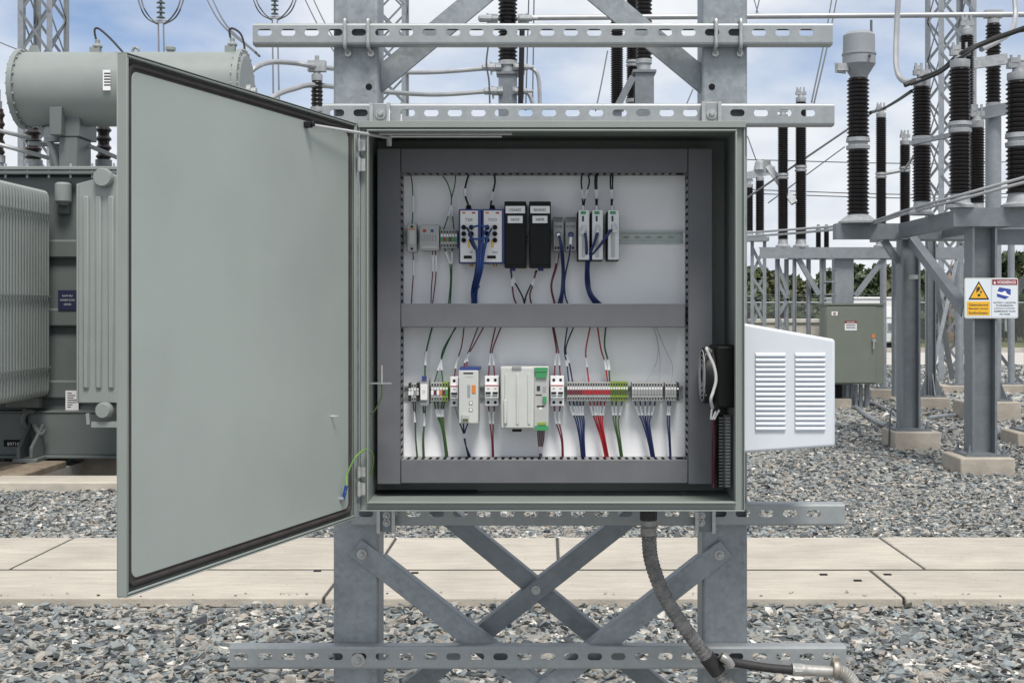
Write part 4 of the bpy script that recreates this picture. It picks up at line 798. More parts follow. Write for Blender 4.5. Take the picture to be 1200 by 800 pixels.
# ------------------------------------------------------------------ power transformer
TY = 12.5
tr = thing('power_transformer', 'large grey green power transformer with radiators and cylindrical oil conservator', 'transformer', (-4.3, 13.4, 0.1))
tx0, tx1 = -6.6, -2.75; tt, tb = 2.80, 0.50
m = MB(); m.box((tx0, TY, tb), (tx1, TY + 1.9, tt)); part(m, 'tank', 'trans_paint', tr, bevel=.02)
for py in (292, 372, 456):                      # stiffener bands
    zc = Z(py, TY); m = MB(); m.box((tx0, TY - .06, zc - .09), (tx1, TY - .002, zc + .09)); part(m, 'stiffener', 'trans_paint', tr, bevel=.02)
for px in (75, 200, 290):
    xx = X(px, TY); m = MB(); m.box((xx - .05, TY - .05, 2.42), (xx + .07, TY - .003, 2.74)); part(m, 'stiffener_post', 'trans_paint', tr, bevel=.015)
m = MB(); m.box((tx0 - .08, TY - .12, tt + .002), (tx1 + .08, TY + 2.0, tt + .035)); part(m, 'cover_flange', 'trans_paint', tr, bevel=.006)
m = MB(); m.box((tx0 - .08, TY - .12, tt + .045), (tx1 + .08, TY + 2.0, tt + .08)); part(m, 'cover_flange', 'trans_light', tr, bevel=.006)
for i in range(18):
    xx = tx0 + .1 + i * 0.21; m = MB(); m.cyl((xx, TY - .09, tt - .03), (xx, TY - .09, tt + .11), .012, n=6); part(m, 'flange_bolt', 'cast', tr)
# skid
m = MB(); m.box((tx0 + .1, TY - .2, .50), (tx1, TY - .0, .52)); m.box((tx0 + .1, TY - .19, .10), (tx1, TY - .16, .4995)); m.box((tx0 + .1, TY - .3, .075), (tx1, TY, .0995)); m.box((tx0 + .1, TY + 1.6, .075), (tx1, TY + 1.63, .4995)); part(m, 'skid', 'trans_paint', tr, bevel=.006)
xj = X(38, 12.2); m = MB(); m.prism([(xj - .07, TY - .22, .10), (xj - .07, TY - .5, .10), (xj - .07, TY - .5, .2), (xj - .07, TY - .22, .40)], (.03, 0, 0)); m.prism([(xj + .05, TY - .22, .10), (xj + .05, TY - .5, .10), (xj + .05, TY - .5, .2), (xj + .05, TY - .22, .40)], (.03, 0, 0)); m.box((xj - .1, TY - .52, .06), (xj + .13, TY - .22, .099)); part(m, 'jacking_lug', 'trans_paint', tr, bevel=.005)
m = MB(); c = P(38, 492, TY - .2); m.tube([c + Vector((.075*math.cos(t), -.03, .085*math.sin(t))) for t in [R(60 + 17*i) for i in range(13)]], .026, 8); m.box((c.x - .10, TY - .19, c.z - .05), (c.x - .05, TY - .05, c.z + .10)); part(m, 'lifting_lug', 'trans_paint', tr)
m = MB(); m.tube(smooth_path([P(40, 497, TY - .28), P(46, 508, TY - .3), P(51, 507, TY - .3), P(52, 503, TY - .3)], 5), .022, 8); part(m, 'drain_pipe', 'trans_paint', tr)
m = MB(); yq = TY - .191; m.box(P(4.5, 523, yq), P(26, 515, yq - .004)); n_ = part(m, 'serial_plate', 'black', tr); text('897100', 17, 520, 4, yq - .0055, 'label', n_)
m = MB(); yq = TY - .062; m.box(P(68.5, 363, yq), P(90, 340, yq - .01)); n_ = part(m, 'nameplate', 'plate_blue', tr); text('KAN NU', 79, 346.5, 2.2, yq - .0112, 'plastic_light', n_); text('INNER KON', 79, 351.5, 2.2, yq - .0112, 'plastic_light', n_); text('SERIES', 79, 356.5, 2.2, yq - .0112, 'plastic_light', n_)
m = MB(); m.box(P(77, 481, yq), P(92, 457.5, yq - .006)); n_ = part(m, 'data_label', 'label', tr)
for i, w_ in enumerate((5, 9, 7, 11, 10, 6, 4)): m = MB(); m.box(P(79, 461 + i*2.7, yq - .0065), P(79 + w_, 460 + i*2.7, yq - .0075)); part(m, 'print_line', 'ink', n_)
# radiators: left bank seen along its fin edges, right bank from its end plate
zt, zb = 2.64, 0.66
def fin_profile():
    pass
nf = 24; ya, yb = 10.75, 12.33
for i in range(nf):
    yy = ya + (yb - ya) * (i + .5) / nf; m = MB()
    xa, xb = -5.72, -4.775; r = .016
    poly = [(xa, zb + .03), (xa + .03, zb), (xb - .05, zb), (xb - .015, zb + .02), (xb, zb + .07), (xb, zt - .07), (xb - .015, zt - .02), (xb - .05, zt), (xa + .03, zt), (xa, zt - .03)]
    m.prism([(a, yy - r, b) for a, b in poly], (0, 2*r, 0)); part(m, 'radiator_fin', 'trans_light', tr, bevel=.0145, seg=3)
for zz in (zt - .24, 1.62, zb + .28):
    m = MB(); m.box((-4.7745, ya, zz - .009), (-4.765, yb, zz + .009)); part(m, 'tie_bar', 'trans_light', tr)
for zz in (zt - .12, zb + .12):
    m = MB(); m.cyl((-5.25, ya, zz), (-5.25, TY, zz), .07, n=14); part(m, 'header_pipe', 'trans_light', tr)
m = MB(); m.box((-5.15, TY - .3, .56), (-4.83, TY - .22, .655)); part(m, 'radiator_foot', 'trans_paint', tr, bevel=.008)
RX0 = X(89.5, 11.46); RX1 = RX0 + 0.92
for i in range(14):
    yy = 11.46 + i * .066; m = MB()
    poly = [(RX0, zb), (RX1, zb), (RX1, zt - .04), (RX0 + .46, zt + .06), (RX0 + .25, zt + .045), (RX0, zt - .02)]
    m.prism([(a, yy, b) for a, b in poly], (0, .024, 0)); o = part(m, 'radiator_plate', 'trans_light', tr, bevel=.006)
    if i == 0:
        for k in range(8):
            xx = RX0 + .09 + k * .112; m = MB(); m.prism([(xx - .026, yy - .0001, zb + .13), (xx + .026, yy - .0001, zb + .13), (xx + .026, yy - .0001, zt - .13), (xx - .026, yy - .0001, zt - .13)], (0, -.024, 0)); part(m, 'flute', 'trans_light', o, bevel=.02)
        m = MB(); m.box((RX0 + .004, yy - .012, zb + .004), (RX0 + .022, yy - .0002, zt - .03)); part(m, 'edge_bead', 'trans_light', o, bevel=.004)
m = MB(); c = P(120, 208, 11.40); m.lathe(c, (0, 1, 0), [(.075, -.02), (.085, 0), (.085, .05), (.06, .05), (.06, 1.1)], 24); part(m, 'header_flange', 'trans_light', tr)
m = MB(); c = P(121, 481, 11.38); m.lathe(c, (0, 1, 0), [(.06, -.03), (.075, 0), (.075, .05), (.055, .05), (.055, 1.1)], 24); m.bar(P(108, 497, 11.42), P(150, 497, 11.42), .05, .05, (0, 1, 0)); m.bar(P(103, 484, 11.42), P(104, 497, 11.42), .03, .03, (0, 1, 0)); part(m, 'drain_valve', 'trans_light', tr, smooth=30)
# conservator
cy = 13.0; cz = Z(105, cy); cr = .375; ca, cb = X(26, cy), X(288, cy)
prof = [(cr*.3, -.03), (cr*.8, -.02), (cr*.98, .0), (cr + .03, .0), (cr + .03, .05), (cr, .052)] + [(cr, (cb - ca) - .052), (cr + .03, (cb - ca) - .05), (cr + .03, cb - ca), (cr*.95, cb - ca + .001), (cr*.9, cb - ca + .02), (cr*.3, cb - ca + .03)]
m = MB(); m.lathe((ca, cy, cz), (1, 0, 0), prof, 48); cons = part(m, 'conservator', 'trans_light', tr, smooth=40)
for i in range(24):
    a = i * 6.2832 / 24; dy, dz = math.cos(a)*(cr + .012), math.sin(a)*(cr + .012); m = MB(); m.cyl((ca - .012, cy + dy, cz + dz), (ca + .065, cy + dy, cz + dz), .011, n=6); part(m, 'rim_bolt', 'cast', cons)
    m = MB(); m.cyl((cb - .065, cy + dy, cz + dz), (cb + .014, cy + dy, cz + dz), .011, n=6); part(m, 'rim_bolt', 'cast', cons)
m = MB(); m.lathe((cb + .02, cy - .05, cz - .04), (1, 0, 0), [(.08, 0), (.08, .05), (.05, .05), (.05, .1)], 16); m.box((cb + .03, cy - .08, cz - .2), (cb + .09, cy, cz - .08)); part(m, 'level_gauge', 'cast', cons)
m = MB(); yq = cy - cr - .012; m.box(P(120.5, 106, yq), P(130, 82.5, yq + .02)); n_ = part(m, 'data_plate', 'label', cons)
for i in range(5): m = MB(); m.box(P(122, 87 + i*3.4, yq - .0005), P(129.5, 85.4 + i*3.4, yq - .002)); part(m, 'print_line', 'ink', n_)
for px, hgt in ((112, 56), (270, 54)):
    m = MB(); q = P(px, 64, cy); m.box((q.x - .05, cy - .04, cz + cr - .02), (q.x + .05, cy + .04, Z(hgt, cy))); m.lathe((q.x + .02, cy, Z(hgt, cy)), (0, 0, 1), [(.05, 0), (.05, .02), (.025, .04), (.025, .08)], 12); part(m, 'pipe_stub', 'trans_light', cons, bevel=.004)
    m = MB(); m.tube(smooth_path([P(px + 3, 52, cy), P(px, 44, cy), P(px - 1, 35, cy), P(px + 4, 34, cy)] + ([P(px + 18, 46, cy - .1), P(px + 36, 66, cy - .3)] if px < 200 else [P(px + 12, 40, cy), P(px + 16, 52, cy), P(px + 17, 66, cy)]), 6), .011, 8); part(m, 'earth_lead', 'black_rubber', cons)
m = MB(); m.tube([P(159 + 4*math.cos(t), 62 - 6*math.sin(t), cy) for t in [math.pi*i/10 for i in range(11)]], .014, 8); part(m, 'lifting_eye', 'trans_light', cons)
m = MB(); q = P(200, 65, cy); m.lathe(q, (0, 0, 1), [(.035, 0), (.035, .05), (.05, .05), (.05, .08), (.02, .1)], 12); part(m, 'vent_cap', 'trans_light', cons)
m = MB(); q = P(40, 65, cy); m.prism([(q.x - .06, cy - .02, cz + cr - .01), (q.x + .06, cy - .02, cz + cr - .01), (q.x + .03, cy - .02, cz + cr + .07), (q.x - .03, cy - .02, cz + cr + .07)], (0, .04, 0)); part(m, 'lifting_eye', 'trans_light', cons)
for px in (79, 235):
    xx = X(px, cy); m = MB(); m.box((xx - .06, cy - .32, Z(163, cy)), (xx + .06, cy - .22, Z(131, cy))); m.box((xx - .01, cy - .2, tt + .082), (xx + .17, cy + .2, Z(163, cy) - .002)); m.box((xx - .06, cy - .21, Z(163, cy)), (xx + .2, cy + .28, Z(140, cy))); part(m, 'conservator_stand', 'trans_paint', tr, bevel=.006)
m = MB(); m.tube(smooth_path([P(48, 148, cy), P(55, 160, cy), P(64, 180, cy), P(68, 195, cy), P(72, 206, cy)], 6), .035, 10); part(m, 'oil_pipe', 'trans_light', tr)
m = MB(); m.lathe(P(62, 156, cy), (0, 0, 1), [(.06, -.09), (.09, -.05), (.09, .05), (.05, .08)], 14); part(m, 'oil_relay', 'cast', tr)
m = MB(); m.lathe(P(71, 188, cy + .3), (0, 0, 1), [(.09, -.14), (.11, -.1), (.11, .1), (.08, .14)], 16); part(m, 'breather', 'trans_light', tr)
m = MB(); m.lathe(P(74, 214, TY - .1) , (0, 0, -1), [(.06, 0), (.08, .02), (.08, .18), (.04, .22)], 14); part(m, 'junction_box', 'trans_light', tr)
# tank-top bushings
def sheds(mb, base, top_, rc, rs, pitch, n=20, d=(0, 0, 1)):
    base = Vector(base); ln = (Vector(top_) - base).length; dd = (Vector(top_) - base).normalized(); k = max(2, int(ln / pitch)); p = ln / k; prof = [(rc, 0)]
    for i in range(k): z = i*p; prof += [(rc, z + .05*p), (rs*.98, z + .30*p), (rs, z + .38*p), (rs*.93, z + .48*p), (rc, z + .72*p)]
    prof.append((rc, ln)); mb.lathe(base, dd, prof, n)
for px, pt, yy, rp in ((39, 150, 13.6, 10), (121.5, 146, 13.6, 9), (-1, 128, 13.2, 6.5), (210, 150, 13.6, 9), (300, 150, 13.6, 9)):
    m = MB(); rs = rp/F*yy; b0 = Vector((X(px, yy), yy, tt + .082)); b1 = P(px, pt, yy)
    m.lathe(b0, (0, 0, 1), [(rs*1.3, 0), (rs*1.3, .04), (rs*.8, .045), (rs*.8, .12), (rs*1.05, .125), (rs*1.05, .2)], 18); o = part(m, 'bushing', 'cast', tr)
    m = MB(); sheds(m, b0 + Vector((0, 0, .2)), b1, rs*.72, rs, .085); part(m, 'bushing_insulator', 'porcelain_brown', o)
    m = MB(); m.lathe(b1, (0, 0, 1), [(rs*.5, 0), (rs*.5, .08), (rs*.25, .09), (rs*.25, .2)], 12); part(m, 'bushing_cap', 'alu', o)
for a, b in (((-6, 152), (36, 162)), ((-6, 168), (60, 186)), ((90, 165), (150, 190)), ((33, 168), (75, 171))):
    m = MB(); m.tube([P(*a, 13.1), P(*b, 13.3)], .022, 8); part(m, 'bus_link', 'alu', tr)
# rail pads under the skid and timber beams
for yy in (11.5, 11.85):
    pass
for k, (px, py) in enumerate(((40, 547), (-20, 552))):
    pass
m = MB(); m.box((-4.86, 10.935, -.05), (-4.551, 12.15, .062)); one(m, 'rail_beam', 'timber', 'weathered beam running from the kerb under the skid, along the dark pit', 'beam', (-4.7, 11.5, -.05), bevel=.012)
m = MB(); m.box((-5.22, 10.935, -.05), (-4.90, 12.15, .056)); one(m, 'rail_beam', 'timber', 'weathered beam from the kerb under the skid, on the gravel side', 'beam', (-5.06, 11.5, -.05), bevel=.012)
m = MB(); m.box((-6.4, TY + .12, PITZ + .001), (tx1 - .1, TY + 1.5, .073)); struct(m, 'transformer_pad', 'footing')
# ------------------------------------------------------------------ switchyard: footings, steel stands, insulators
def footing(label, a, b, pt, pb, dep, off=0.0):
    """front face spans pixels a..b, its foot at pb, its top edge at pt"""
    y0 = H * F / (pb - CY); xa, xb = X(a, y0), X(b, y0); zt = Z(pt, y0)
    m = MB(); m.box((xa, y0, -.1), (xb, y0 + dep, zt)); one(m, 'concrete_footing', 'footing', label, 'footing', ((xa+xb)/2, y0 + dep/2, 0), 'concrete footings of the steel stands', bevel=.015)
    return (xa + xb)/2, y0 + dep/2, zt
def plate_bolts(th, x, y, z, hw, hd):
    m = MB(); m.box((x - hw, y - hd, z + .001), (x + hw, y + hd, z + .024)); o = part(m, 'base_plate', 'galv_stand', th)
    for sx in (-1, 1):
        for sy in (-1, 1): m = MB(); m.cyl((x + sx*(hw - .035), y + sy*(hd - .035), z + .0245), (x + sx*(hw - .035), y + sy*(hd - .035), z + .10), .013, n=8); m.lathe((x + sx*(hw - .035), y + sy*(hd - .035), z + .025), (0, 0, 1), [(.026, 0), (.026, .022)], 6); part(m, 'anchor_bolt', 'galv_stand', o)
TOPZ = 2.42
# equipment table with the warning sign
f1 = footing('weathered concrete footing under the post with the warning sign', 1126, 1190, 536.5, 558, .57)
f2 = footing('concrete footing behind the warning sign post, on the same stand', 1049, 1103, 506, 528, .55)
st1 = thing('equipment_stand', 'dark galvanised beam stand with warning sign on its front post', 'steel stand', (f1[0], 12.8, 0))
PX1 = X(1149, f1[1]); 
for (fx, fy, fz) in (f1, f2):
    xx = PX1 if fy < 12.5 else X(1064.5, fy)
    plate_bolts(st1, xx, fy, fz, .19, .2)
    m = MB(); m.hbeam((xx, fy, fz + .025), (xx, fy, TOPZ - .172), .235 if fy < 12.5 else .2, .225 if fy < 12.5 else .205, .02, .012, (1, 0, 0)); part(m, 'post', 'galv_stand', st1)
xB = X(979, 13.8)
m = MB()
def channel(mb, p, q, h, w, face):
    """C channel p->q, web facing 'face'"""
    p = Vector(p); q = Vector(q); fc = Vector(face); upv = Vector((0, 0, 1))
    mb.bar(p, q, h - .026, .009, fc)
    for s in (-1, 1): o = upv*s*(h/2 - .0065) - fc*(w/2 - .0045); mb.bar(p + o, q + o, w, .013, upv)
channel(m, (xB, f2[1] - .06, TOPZ - .085), (6.6, f2[1] - .06, TOPZ - .085), .17, .08, (0, -1, 0)); part(m, 'cross_beam', 'galv_stand', st1)
m = MB(); m.box((xB, f2[1] - .055, TOPZ - .168), (xB + .012, f2[1] + .1, TOPZ - .002)); part(m, 'end_plate', 'galv_stand', st1)
m = MB(); channel(m, (X(1112, f1[1]), f1[1] - .13, TOPZ - .085), (6.6, f1[1] - .13, TOPZ - .085), .17, .08, (0, -1, 0)); part(m, 'cross_beam', 'galv_stand', st1)
m = MB(); channel(m, (PX1 + .14, f1[1] - .02, TOPZ - .26), (6.6, f1[1] - .02, TOPZ - .26), .14, .07, (0, -1, 0)); part(m, 'lower_beam', 'galv_stand', st1)
for xx in (PX1 - .21, PX1 + .25):
    m = MB(); channel(m, (xx, f1[1] - .05, TOPZ - .083), (xx, f2[1] - .12, TOPZ - .083), .155, .07, (-1, 0, 0)); part(m, 'side_beam', 'galv_stand', st1)
    m = MB(); channel(m, (xx, f2[1] + .06, TOPZ - .083), (xx, 14.95, TOPZ - .083), .12, .07, (-1, 0, 0)); part(m, 'rear_beam', 'galv_stand', st1)
for yy in (f1[1], f2[1]):
    m = MB(); m.hbeam((6.3, yy, 0), (6.3, yy, TOPZ - .34), .2, .2, .02, .012, (1, 0, 0)); part(m, 'post', 'galv_stand', st1)
m = MB(); p = Vector((PX1 - .12, f2[1] - .15, TOPZ - .19)); q = Vector((PX1 - .13, f1[1] + .12, 1.47)); m.bar(p, q, .095, .009, (1, 0, 0)); m.bar(p + Vector((.045, 0, .045)), q + Vector((.045, 0, .045)), .09, .009, (0, .6, .8)); part(m, 'knee_brace', 'galv_stand', st1)
m = MB(); p = Vector((X(1036, f2[1]), f2[1] - .02, TOPZ - .175)); q = Vector((X(1053, f2[1]), f2[1] - .02, TOPZ - .42)); m.angle(p, q, .07, .008, (0, 1, 0)); part(m, 'knee_brace', 'galv_stand', st1)
m = MB(); yq = f2[1] - .122; m.box(P(1065, 327, yq), P(1076, 322, yq - .003)); part(m, 'asset_tag', 'galv_rail', st1)
# warning sign
ys = f1[1] - .128
sg = thing('warning_sign', 'yellow triangle and red header warning sign on the front steel post', 'sign', P(1161, 373, ys))
m = MB(); o = []
for cx, cz, a in ((1190.5, 328, 0), (1132.5, 328, 90), (1132.5, 370.5, 180), (1190.5, 370.5, 270)):
    for i in range(5): t = R(a + 22.5*i); o.append(P(cx + 2.5*math.cos(t), cz - 2.5*math.sin(t), ys))
m.prism(o, (0, -.004, 0)); part(m, 'sign_plate', 'plastic_light', sg); y1 = ys - .0042
def sface(name, a, b, t_, bt, mt, y, pr=.0015): m = MB(); m.box(P(a, bt, y - pr), P(b, t_, y)); return part(m, name, mt, sg)
sface('sign_panel', 1131.3, 1161.2, 327, 371.6, 'sign_white', y1); sface('sign_panel', 1162.4, 1192, 327, 371.6, 'sign_white', y1); y1 -= .0017
def tri(s, mt, y, nm): m = MB(); c = (1147, 342.5); m.prism([P(c[0], c[1] - 13.4*s, y), P(c[0] - 12.4*s, c[1] + 8.6*s, y), P(c[0] + 12.4*s, c[1] + 8.6*s, y)], (0, -.0012, 0)); return part(m, nm, mt, sg)
tri(1, 'ink', y1, 'triangle_border'); tri(.78, 'yellow', y1 - .0014, 'triangle_field')
for px, py, rx, ry, rot in ((1146.3, 338.6, 2.1, 2.9, .5), (1149.6, 342, 1.1, 1.4, 0), (1147.2, 345.8, 1.9, 1.5, -.4), (1144.8, 341.8, .7, 1.3, .3)):
    m = MB(); m.prism([P(px + rx*math.cos(t)*math.cos(rot) - ry*math.sin(t)*math.sin(rot), py + rx*math.cos(t)*math.sin(rot) + ry*math.sin(t)*math.cos(rot), y1 - .0028) for t in [i*6.2832/14 for i in range(14)]], (0, -.0008, 0)); part(m, 'pictogram', 'ink', sg)
sface('text_panel', 1133, 1160, 353.2, 369.5, 'yellow', y1)
for i, s in enumerate(('Gabanulorund', 'Basojam lurum', 'Eunkiochusam')): text(s, 1146.6, 357 + i*4.7, 3.1, y1 - .0022, 'ink', sg, wpx=22.5, bold=.02)
sface('header_panel', 1162.8, 1192, 327.4, 333.8, 'sign_red', y1); text('VOSIXENOS', 1179.5, 330.7, 3.6, y1 - .0022, 'label', sg, wpx=22, bold=.02)
m = MB(); m.prism([P(1165.7, 329, y1 - .002), P(1164, 332.4, y1 - .002), P(1167.5, 332.4, y1 - .002)], (0, -.0006, 0)); part(m, 'header_triangle', 'label', sg)
m = MB(); m.prism([P(1171, 336.5, y1), P(1184.5, 338.8, y1), P(1184.2, 346.5, y1), P(1178, 350.5, y1), P(1168.2, 347.5, y1), P(1168.6, 341.5, y1)], (0, -.0012, 0)); part(m, 'pictogram_field', 'sign_blue', sg)
m = MB(); m.prism([P(1168, 341.2, y1 - .0014), P(1174, 342.5, y1 - .0014), P(1178, 340.6, y1 - .0014), P(1180, 344, y1 - .0014), P(1185, 346.5, y1 - .0014), P(1184.6, 348, y1 - .0014), P(1176, 346, y1 - .0014), P(1168, 343.6, y1 - .0014)], (0, -.0008, 0)); part(m, 'pictogram', 'label', sg)
for i, (s, w_) in enumerate((('NUCTINY 1. s BUURTAN', 26), ('PLUVIE ENSASUON', 20), ('puantesiu suntuclan', 24), ('SAMMUNON TAUN', 25), ('AIS TAGIS', 12.5))): text(s, 1177.3, 354.6 + i*3.35, 2.1, y1 - .0006, 'ink', sg, wpx=w_, bold=.025)
m = MB(); m.tube([P(1178, 371, ys + .01), P(1178.5, 388, ys + .01)], .012, 6); part(m, 'sign_strap', 'galv_rail', sg)

# insulator columns
def column(name, label, cat, px, ptop, pbase, Y, rpx, collars=(), group=None, base=True, cap=True, pitch=None, shed='porcelain', zbase=None, capmat='cast', post=False):
    x = X(px, Y); zb = Z(pbase, Y) if zbase is None else zbase; ztop = Z(ptop, Y); rs = rpx/F*Y
    th = thing(name, label, cat, (x, Y, zb), group); ctr = Vector((x, Y, 0)); z = zb
    if base:
        m = MB(); m.lathe((x, Y, zb), (0, 0, 1), [(rs*1.35, 0), (rs*1.35, .025), (rs*.95, .05), (rs*.82, .13)], 20); part(m, 'base_flange', capmat, th); z = zb + .13
    if post: m = MB(); m.cyl((x, Y, 0), (x, Y, zb), rs*.75, n=14); part(m, 'support_post', 'galv_far', th); m = MB(); m.cyl((x, Y, zb - .03), (x, Y, zb + .02), rs*1.1, n=16); part(m, 'seat_flange', 'cast', th)
    cut = sorted([Z(c, Y) for c in collars]) + [ztop]
    ch = rs*.55
    for i, c in enumerate(cut):
        e = c - (ch if i < len(cut) - 1 else 0)
        m = MB(); sheds(m, (x, Y, z), (x, Y, e), rs*.84, rs, pitch or rs*.34, 22); part(m, 'insulator', shed, th)
        if i < len(cut) - 1: m = MB(); m.lathe((x, Y, e), (0, 0, 1), [(rs*.8, 0), (rs*1.02, .01), (rs*1.05, ch*.7), (rs*.85, ch*.9), (rs*.85, ch*1.3), (rs*1.05, ch*1.35), (rs*1.02, ch*2), (rs*.8, ch*2.02)], 20); part(m, 'collar', capmat, th)
        z = c + ch
    if cap: m = MB(); m.lathe((x, Y, ztop), (0, 0, 1), [(rs*.85, 0), (rs*.9, .02), (rs*.9, .07), (rs*.55, .08), (rs*.5, .11)], 16); part(m, 'cap', capmat, th)
    if cap and rs > .07:
        m = MB(); zc_ = ztop + .11; m.obox((x, Y, zc_ + .03), Vector((rs*.9, 0, 0)), Vector((0, rs*.3, 0)), Vector((0, 0, .025))); m.obox((x - rs*.4, Y, zc_ + .075), Vector((rs*.35, 0, 0)), Vector((0, rs*.35, 0)), Vector((0, 0, .022)))
        for s_ in (-.7, -.1, .5): m.cyl((x + rs*s_, Y - rs*.25, zc_), (x + rs*s_, Y - rs*.25, zc_ + .12), .012, n=6)
        part(m, 'line_terminal', capmat, th)
    return th, Vector((x, Y, ztop)), rs
yB = f2[1]
th, tp, rs = column('current_transformer', 'tall current transformer with grey drum head on dark ribbed insulator', 'current transformer', 1005.5, 92, 250, yB, 13.2, (169,), None, base=False, cap=False, zbase=TOPZ + .1)
m = MB(); m.lathe((tp.x, yB, TOPZ + .001), (0, 0, 1), [(rs*1.75, 0), (rs*1.75, .02), (rs*1.2, .07), (rs*.8, .105)], 24); part(m, 'base_flange', 'cast', th)
k = 1/F*yB
m = MB(); m.lathe((tp.x + .01, yB, Z(92, yB)), (0, 0, 1), [(rs*.75, 0), (rs*.8, 3*k), (17.5*k, 14*k), (19*k, 16*k), (19*k, 27*k), (19.8*k, 27*k), (19.8*k, 29*k), (18.6*k, 29.5*k), (18.2*k, 50*k), (14.5*k, 53.5*k), (4*k, 54.5*k)], 32); hd = part(m, 'drum_head', 'ct_grey', th)
m = MB(); q = P(985, 80, yB - .05); m.box((q.x - .04, q.y - .03, q.z - .03), (q.x + .08, q.y + .03, q.z + .05)); m.tube([P(980, 74, yB - .05), P(980, 84, yB - .05), P(991, 85, yB - .05)], .018, 8); part(m, 'terminal_pad', 'cast', hd)
m = MB(); m.tube([P(1021, 24, yB), P(1021, 58, yB - .05), P(1019, 66, yB - .21)], .014, 8); part(m, 'terminal_lead', 'conductor', hd)
column('bushing_column', 'ribbed dark bushing column standing on the side beam of sign stand', 'insulator', 1080, 102, 243, 12.55, 10.8, (166,), 'ribbed columns on the sign stand', zbase=TOPZ + .001)
column('bushing_column', 'thick ribbed bushing column rising straight above the warning sign post', 'insulator', 1125, 80, 236, f1[1] - .05, 12.8, (150,), 'ribbed columns on the sign stand', zbase=TOPZ + .001)
column('bushing_column', 'short ribbed column tucked behind the thick column over the sign post', 'insulator', 1145, 150, 232, 12.7, 9, (), 'ribbed columns on the sign stand', zbase=TOPZ + .001)
column('bushing_column', 'thickest ribbed column with flat cap beyond the warning sign', 'insulator', 1194.5, 95, 238, f1[1] - .1, 15.5, (165,), 'ribbed columns on the sign stand', zbase=TOPZ + .001)
column('bushing_column', 'ribbed column with metal head crossed by the lattice tower', 'insulator', 1133, 42, 205, 14.6, 8.2, (), 'ribbed columns on the sign stand', zbase=TOPZ + .02)
m = MB(); m.box((PX1 - .1, 14.25, TOPZ - .13), (PX1 + 1.2, 14.95, TOPZ + .018)); part(m, 'rear_platform', 'galv_stand', st1)
# lead bars running over the columns
def cond(label, pts, r, mt='conductor', name='conductor', cat='conductor', grp='conductors between the columns', k=8, n=8):
    sp = smooth_path([P(*q) for q in pts], k); m = MB(); m.tube(sp, r, n); return one(m, name, mt, label, cat, sp[0], grp)
cond('thick black cable draped over the heads of the ribbed columns', [(1060, 100, 12.5), (1080, 92, 12.5), (1104, 82, 12.1), (1125, 64, 11.7), (1160, 48, 11.6), (1215, 28, 11.4)], .024, 'black_rubber')
cond('second black cable clamped beside the thick one on column heads', [(1068, 99, 12.45), (1100, 86, 12.1), (1122, 70, 11.68), (1165, 44, 11.6), (1215, 33, 11.4)], .015, 'black_rubber')
cond('pale hose dropping from the tubular busbar to a column head', [(1053, -10, 13.0), (1051, 30, 13.0), (1050, 70, 12.9), (1053, 88, 12.8), (1062, 96, 12.7), (1072, 95, 12.6)], .03, 'alu')
cond('pale cable curving down beside the busbar above the sign', [(1188, -10, 12.5), (1190, 20, 12.4), (1184, 38, 12.2), (1170, 48, 12.0), (1150, 58, 11.8)], .026, 'alu')
cond('black cable slung between the current transformer and the column behind', [(1020, 132, 13.8), (1034, 128, 17), (1050, 119, 15), (1068, 107, 12.6)], .018, 'black_rubber')
cond('straight conductor climbing from the cabinet edge to the slim column', [(862, 241, 20.2), (1031, 126, 20)], .016)
cond('thin conductor parallel to the straight climbing one', [(900, 238, 20.4), (990, 172, 20.3)], .009)
for i, (dz, lab) in enumerate(((0, 'pale control tube running over the stand beams toward the sign'), (4.5, 'second pale control tube under the first along the stand beams'))):
    cond(lab, [(872, 273 + dz, 19), (940, 268 + dz, 16), (1010, 262 + dz*.6, 14.0), (1060, 247 + dz*.8, 12.9), (1110, 233 + dz, 11.7), (1215, 204 + dz*1.3, 11.2)], .015, 'alu', 'control_tube', 'tube', 'control tubes')
for px, py, Yc in ((1054, 250, 13.0), (1022, 262, 13.8), (1105, 236, 11.75)):
    pass
m = MB(); m.bar(P(1068, 168, 12.5), P(1126, 156, 11.75), .05, .04, (0, 0, 1)); one(m, 'link_bar', 'cast', 'flat grey bar linking the collars of two ribbed columns', 'bar', P(1068, 168, 12.5))
# post with busbar insulator
f3 = footing('wide concrete footing under the round steel post behind the sign', 1133, 1197, 471, 493, .6)
bp = thing('busbar_post', 'round galvanised post with ribbed insulator carrying the tubular busbar', 'steel post', (X(1163, f3[1]), f3[1], 0))
yP = f3[1]; xP = X(1164, yP); plate_bolts(bp, xP, yP, f3[2], .2, .2)
m = MB(); m.cyl((xP, yP, f3[2] + .025), (xP, yP, Z(130, yP)), .105, n=24); part(m, 'post', 'galv_far', bp)
for i in range(4): a = i*math.pi/2 + .78; m = MB(); e1 = Vector((math.cos(a), math.sin(a), 0)); c = Vector((xP, yP, f3[2] + .025)); m.prism([c + e1*.1, c + e1*.2, c + e1*.1 + Vector((0, 0, .25))], Vector((-e1.y, e1.x, 0))*.012); part(m, 'gusset', 'galv_stand', bp)
m = MB(); channel(m, (X(1141, yP), yP - .12, Z(136, yP)), (X(1192, yP), yP - .3, Z(127, yP)), .16, .08, (0, -1, 0)); part(m, 'arm', 'galv_far', bp)
m = MB(); m.lathe((xP, yP, Z(129.5, yP)), (0, 0, 1), [(.17, 0), (.17, .03), (.1, .04), (.1, .1)], 20); part(m, 'insulator_flange', 'cast', bp)
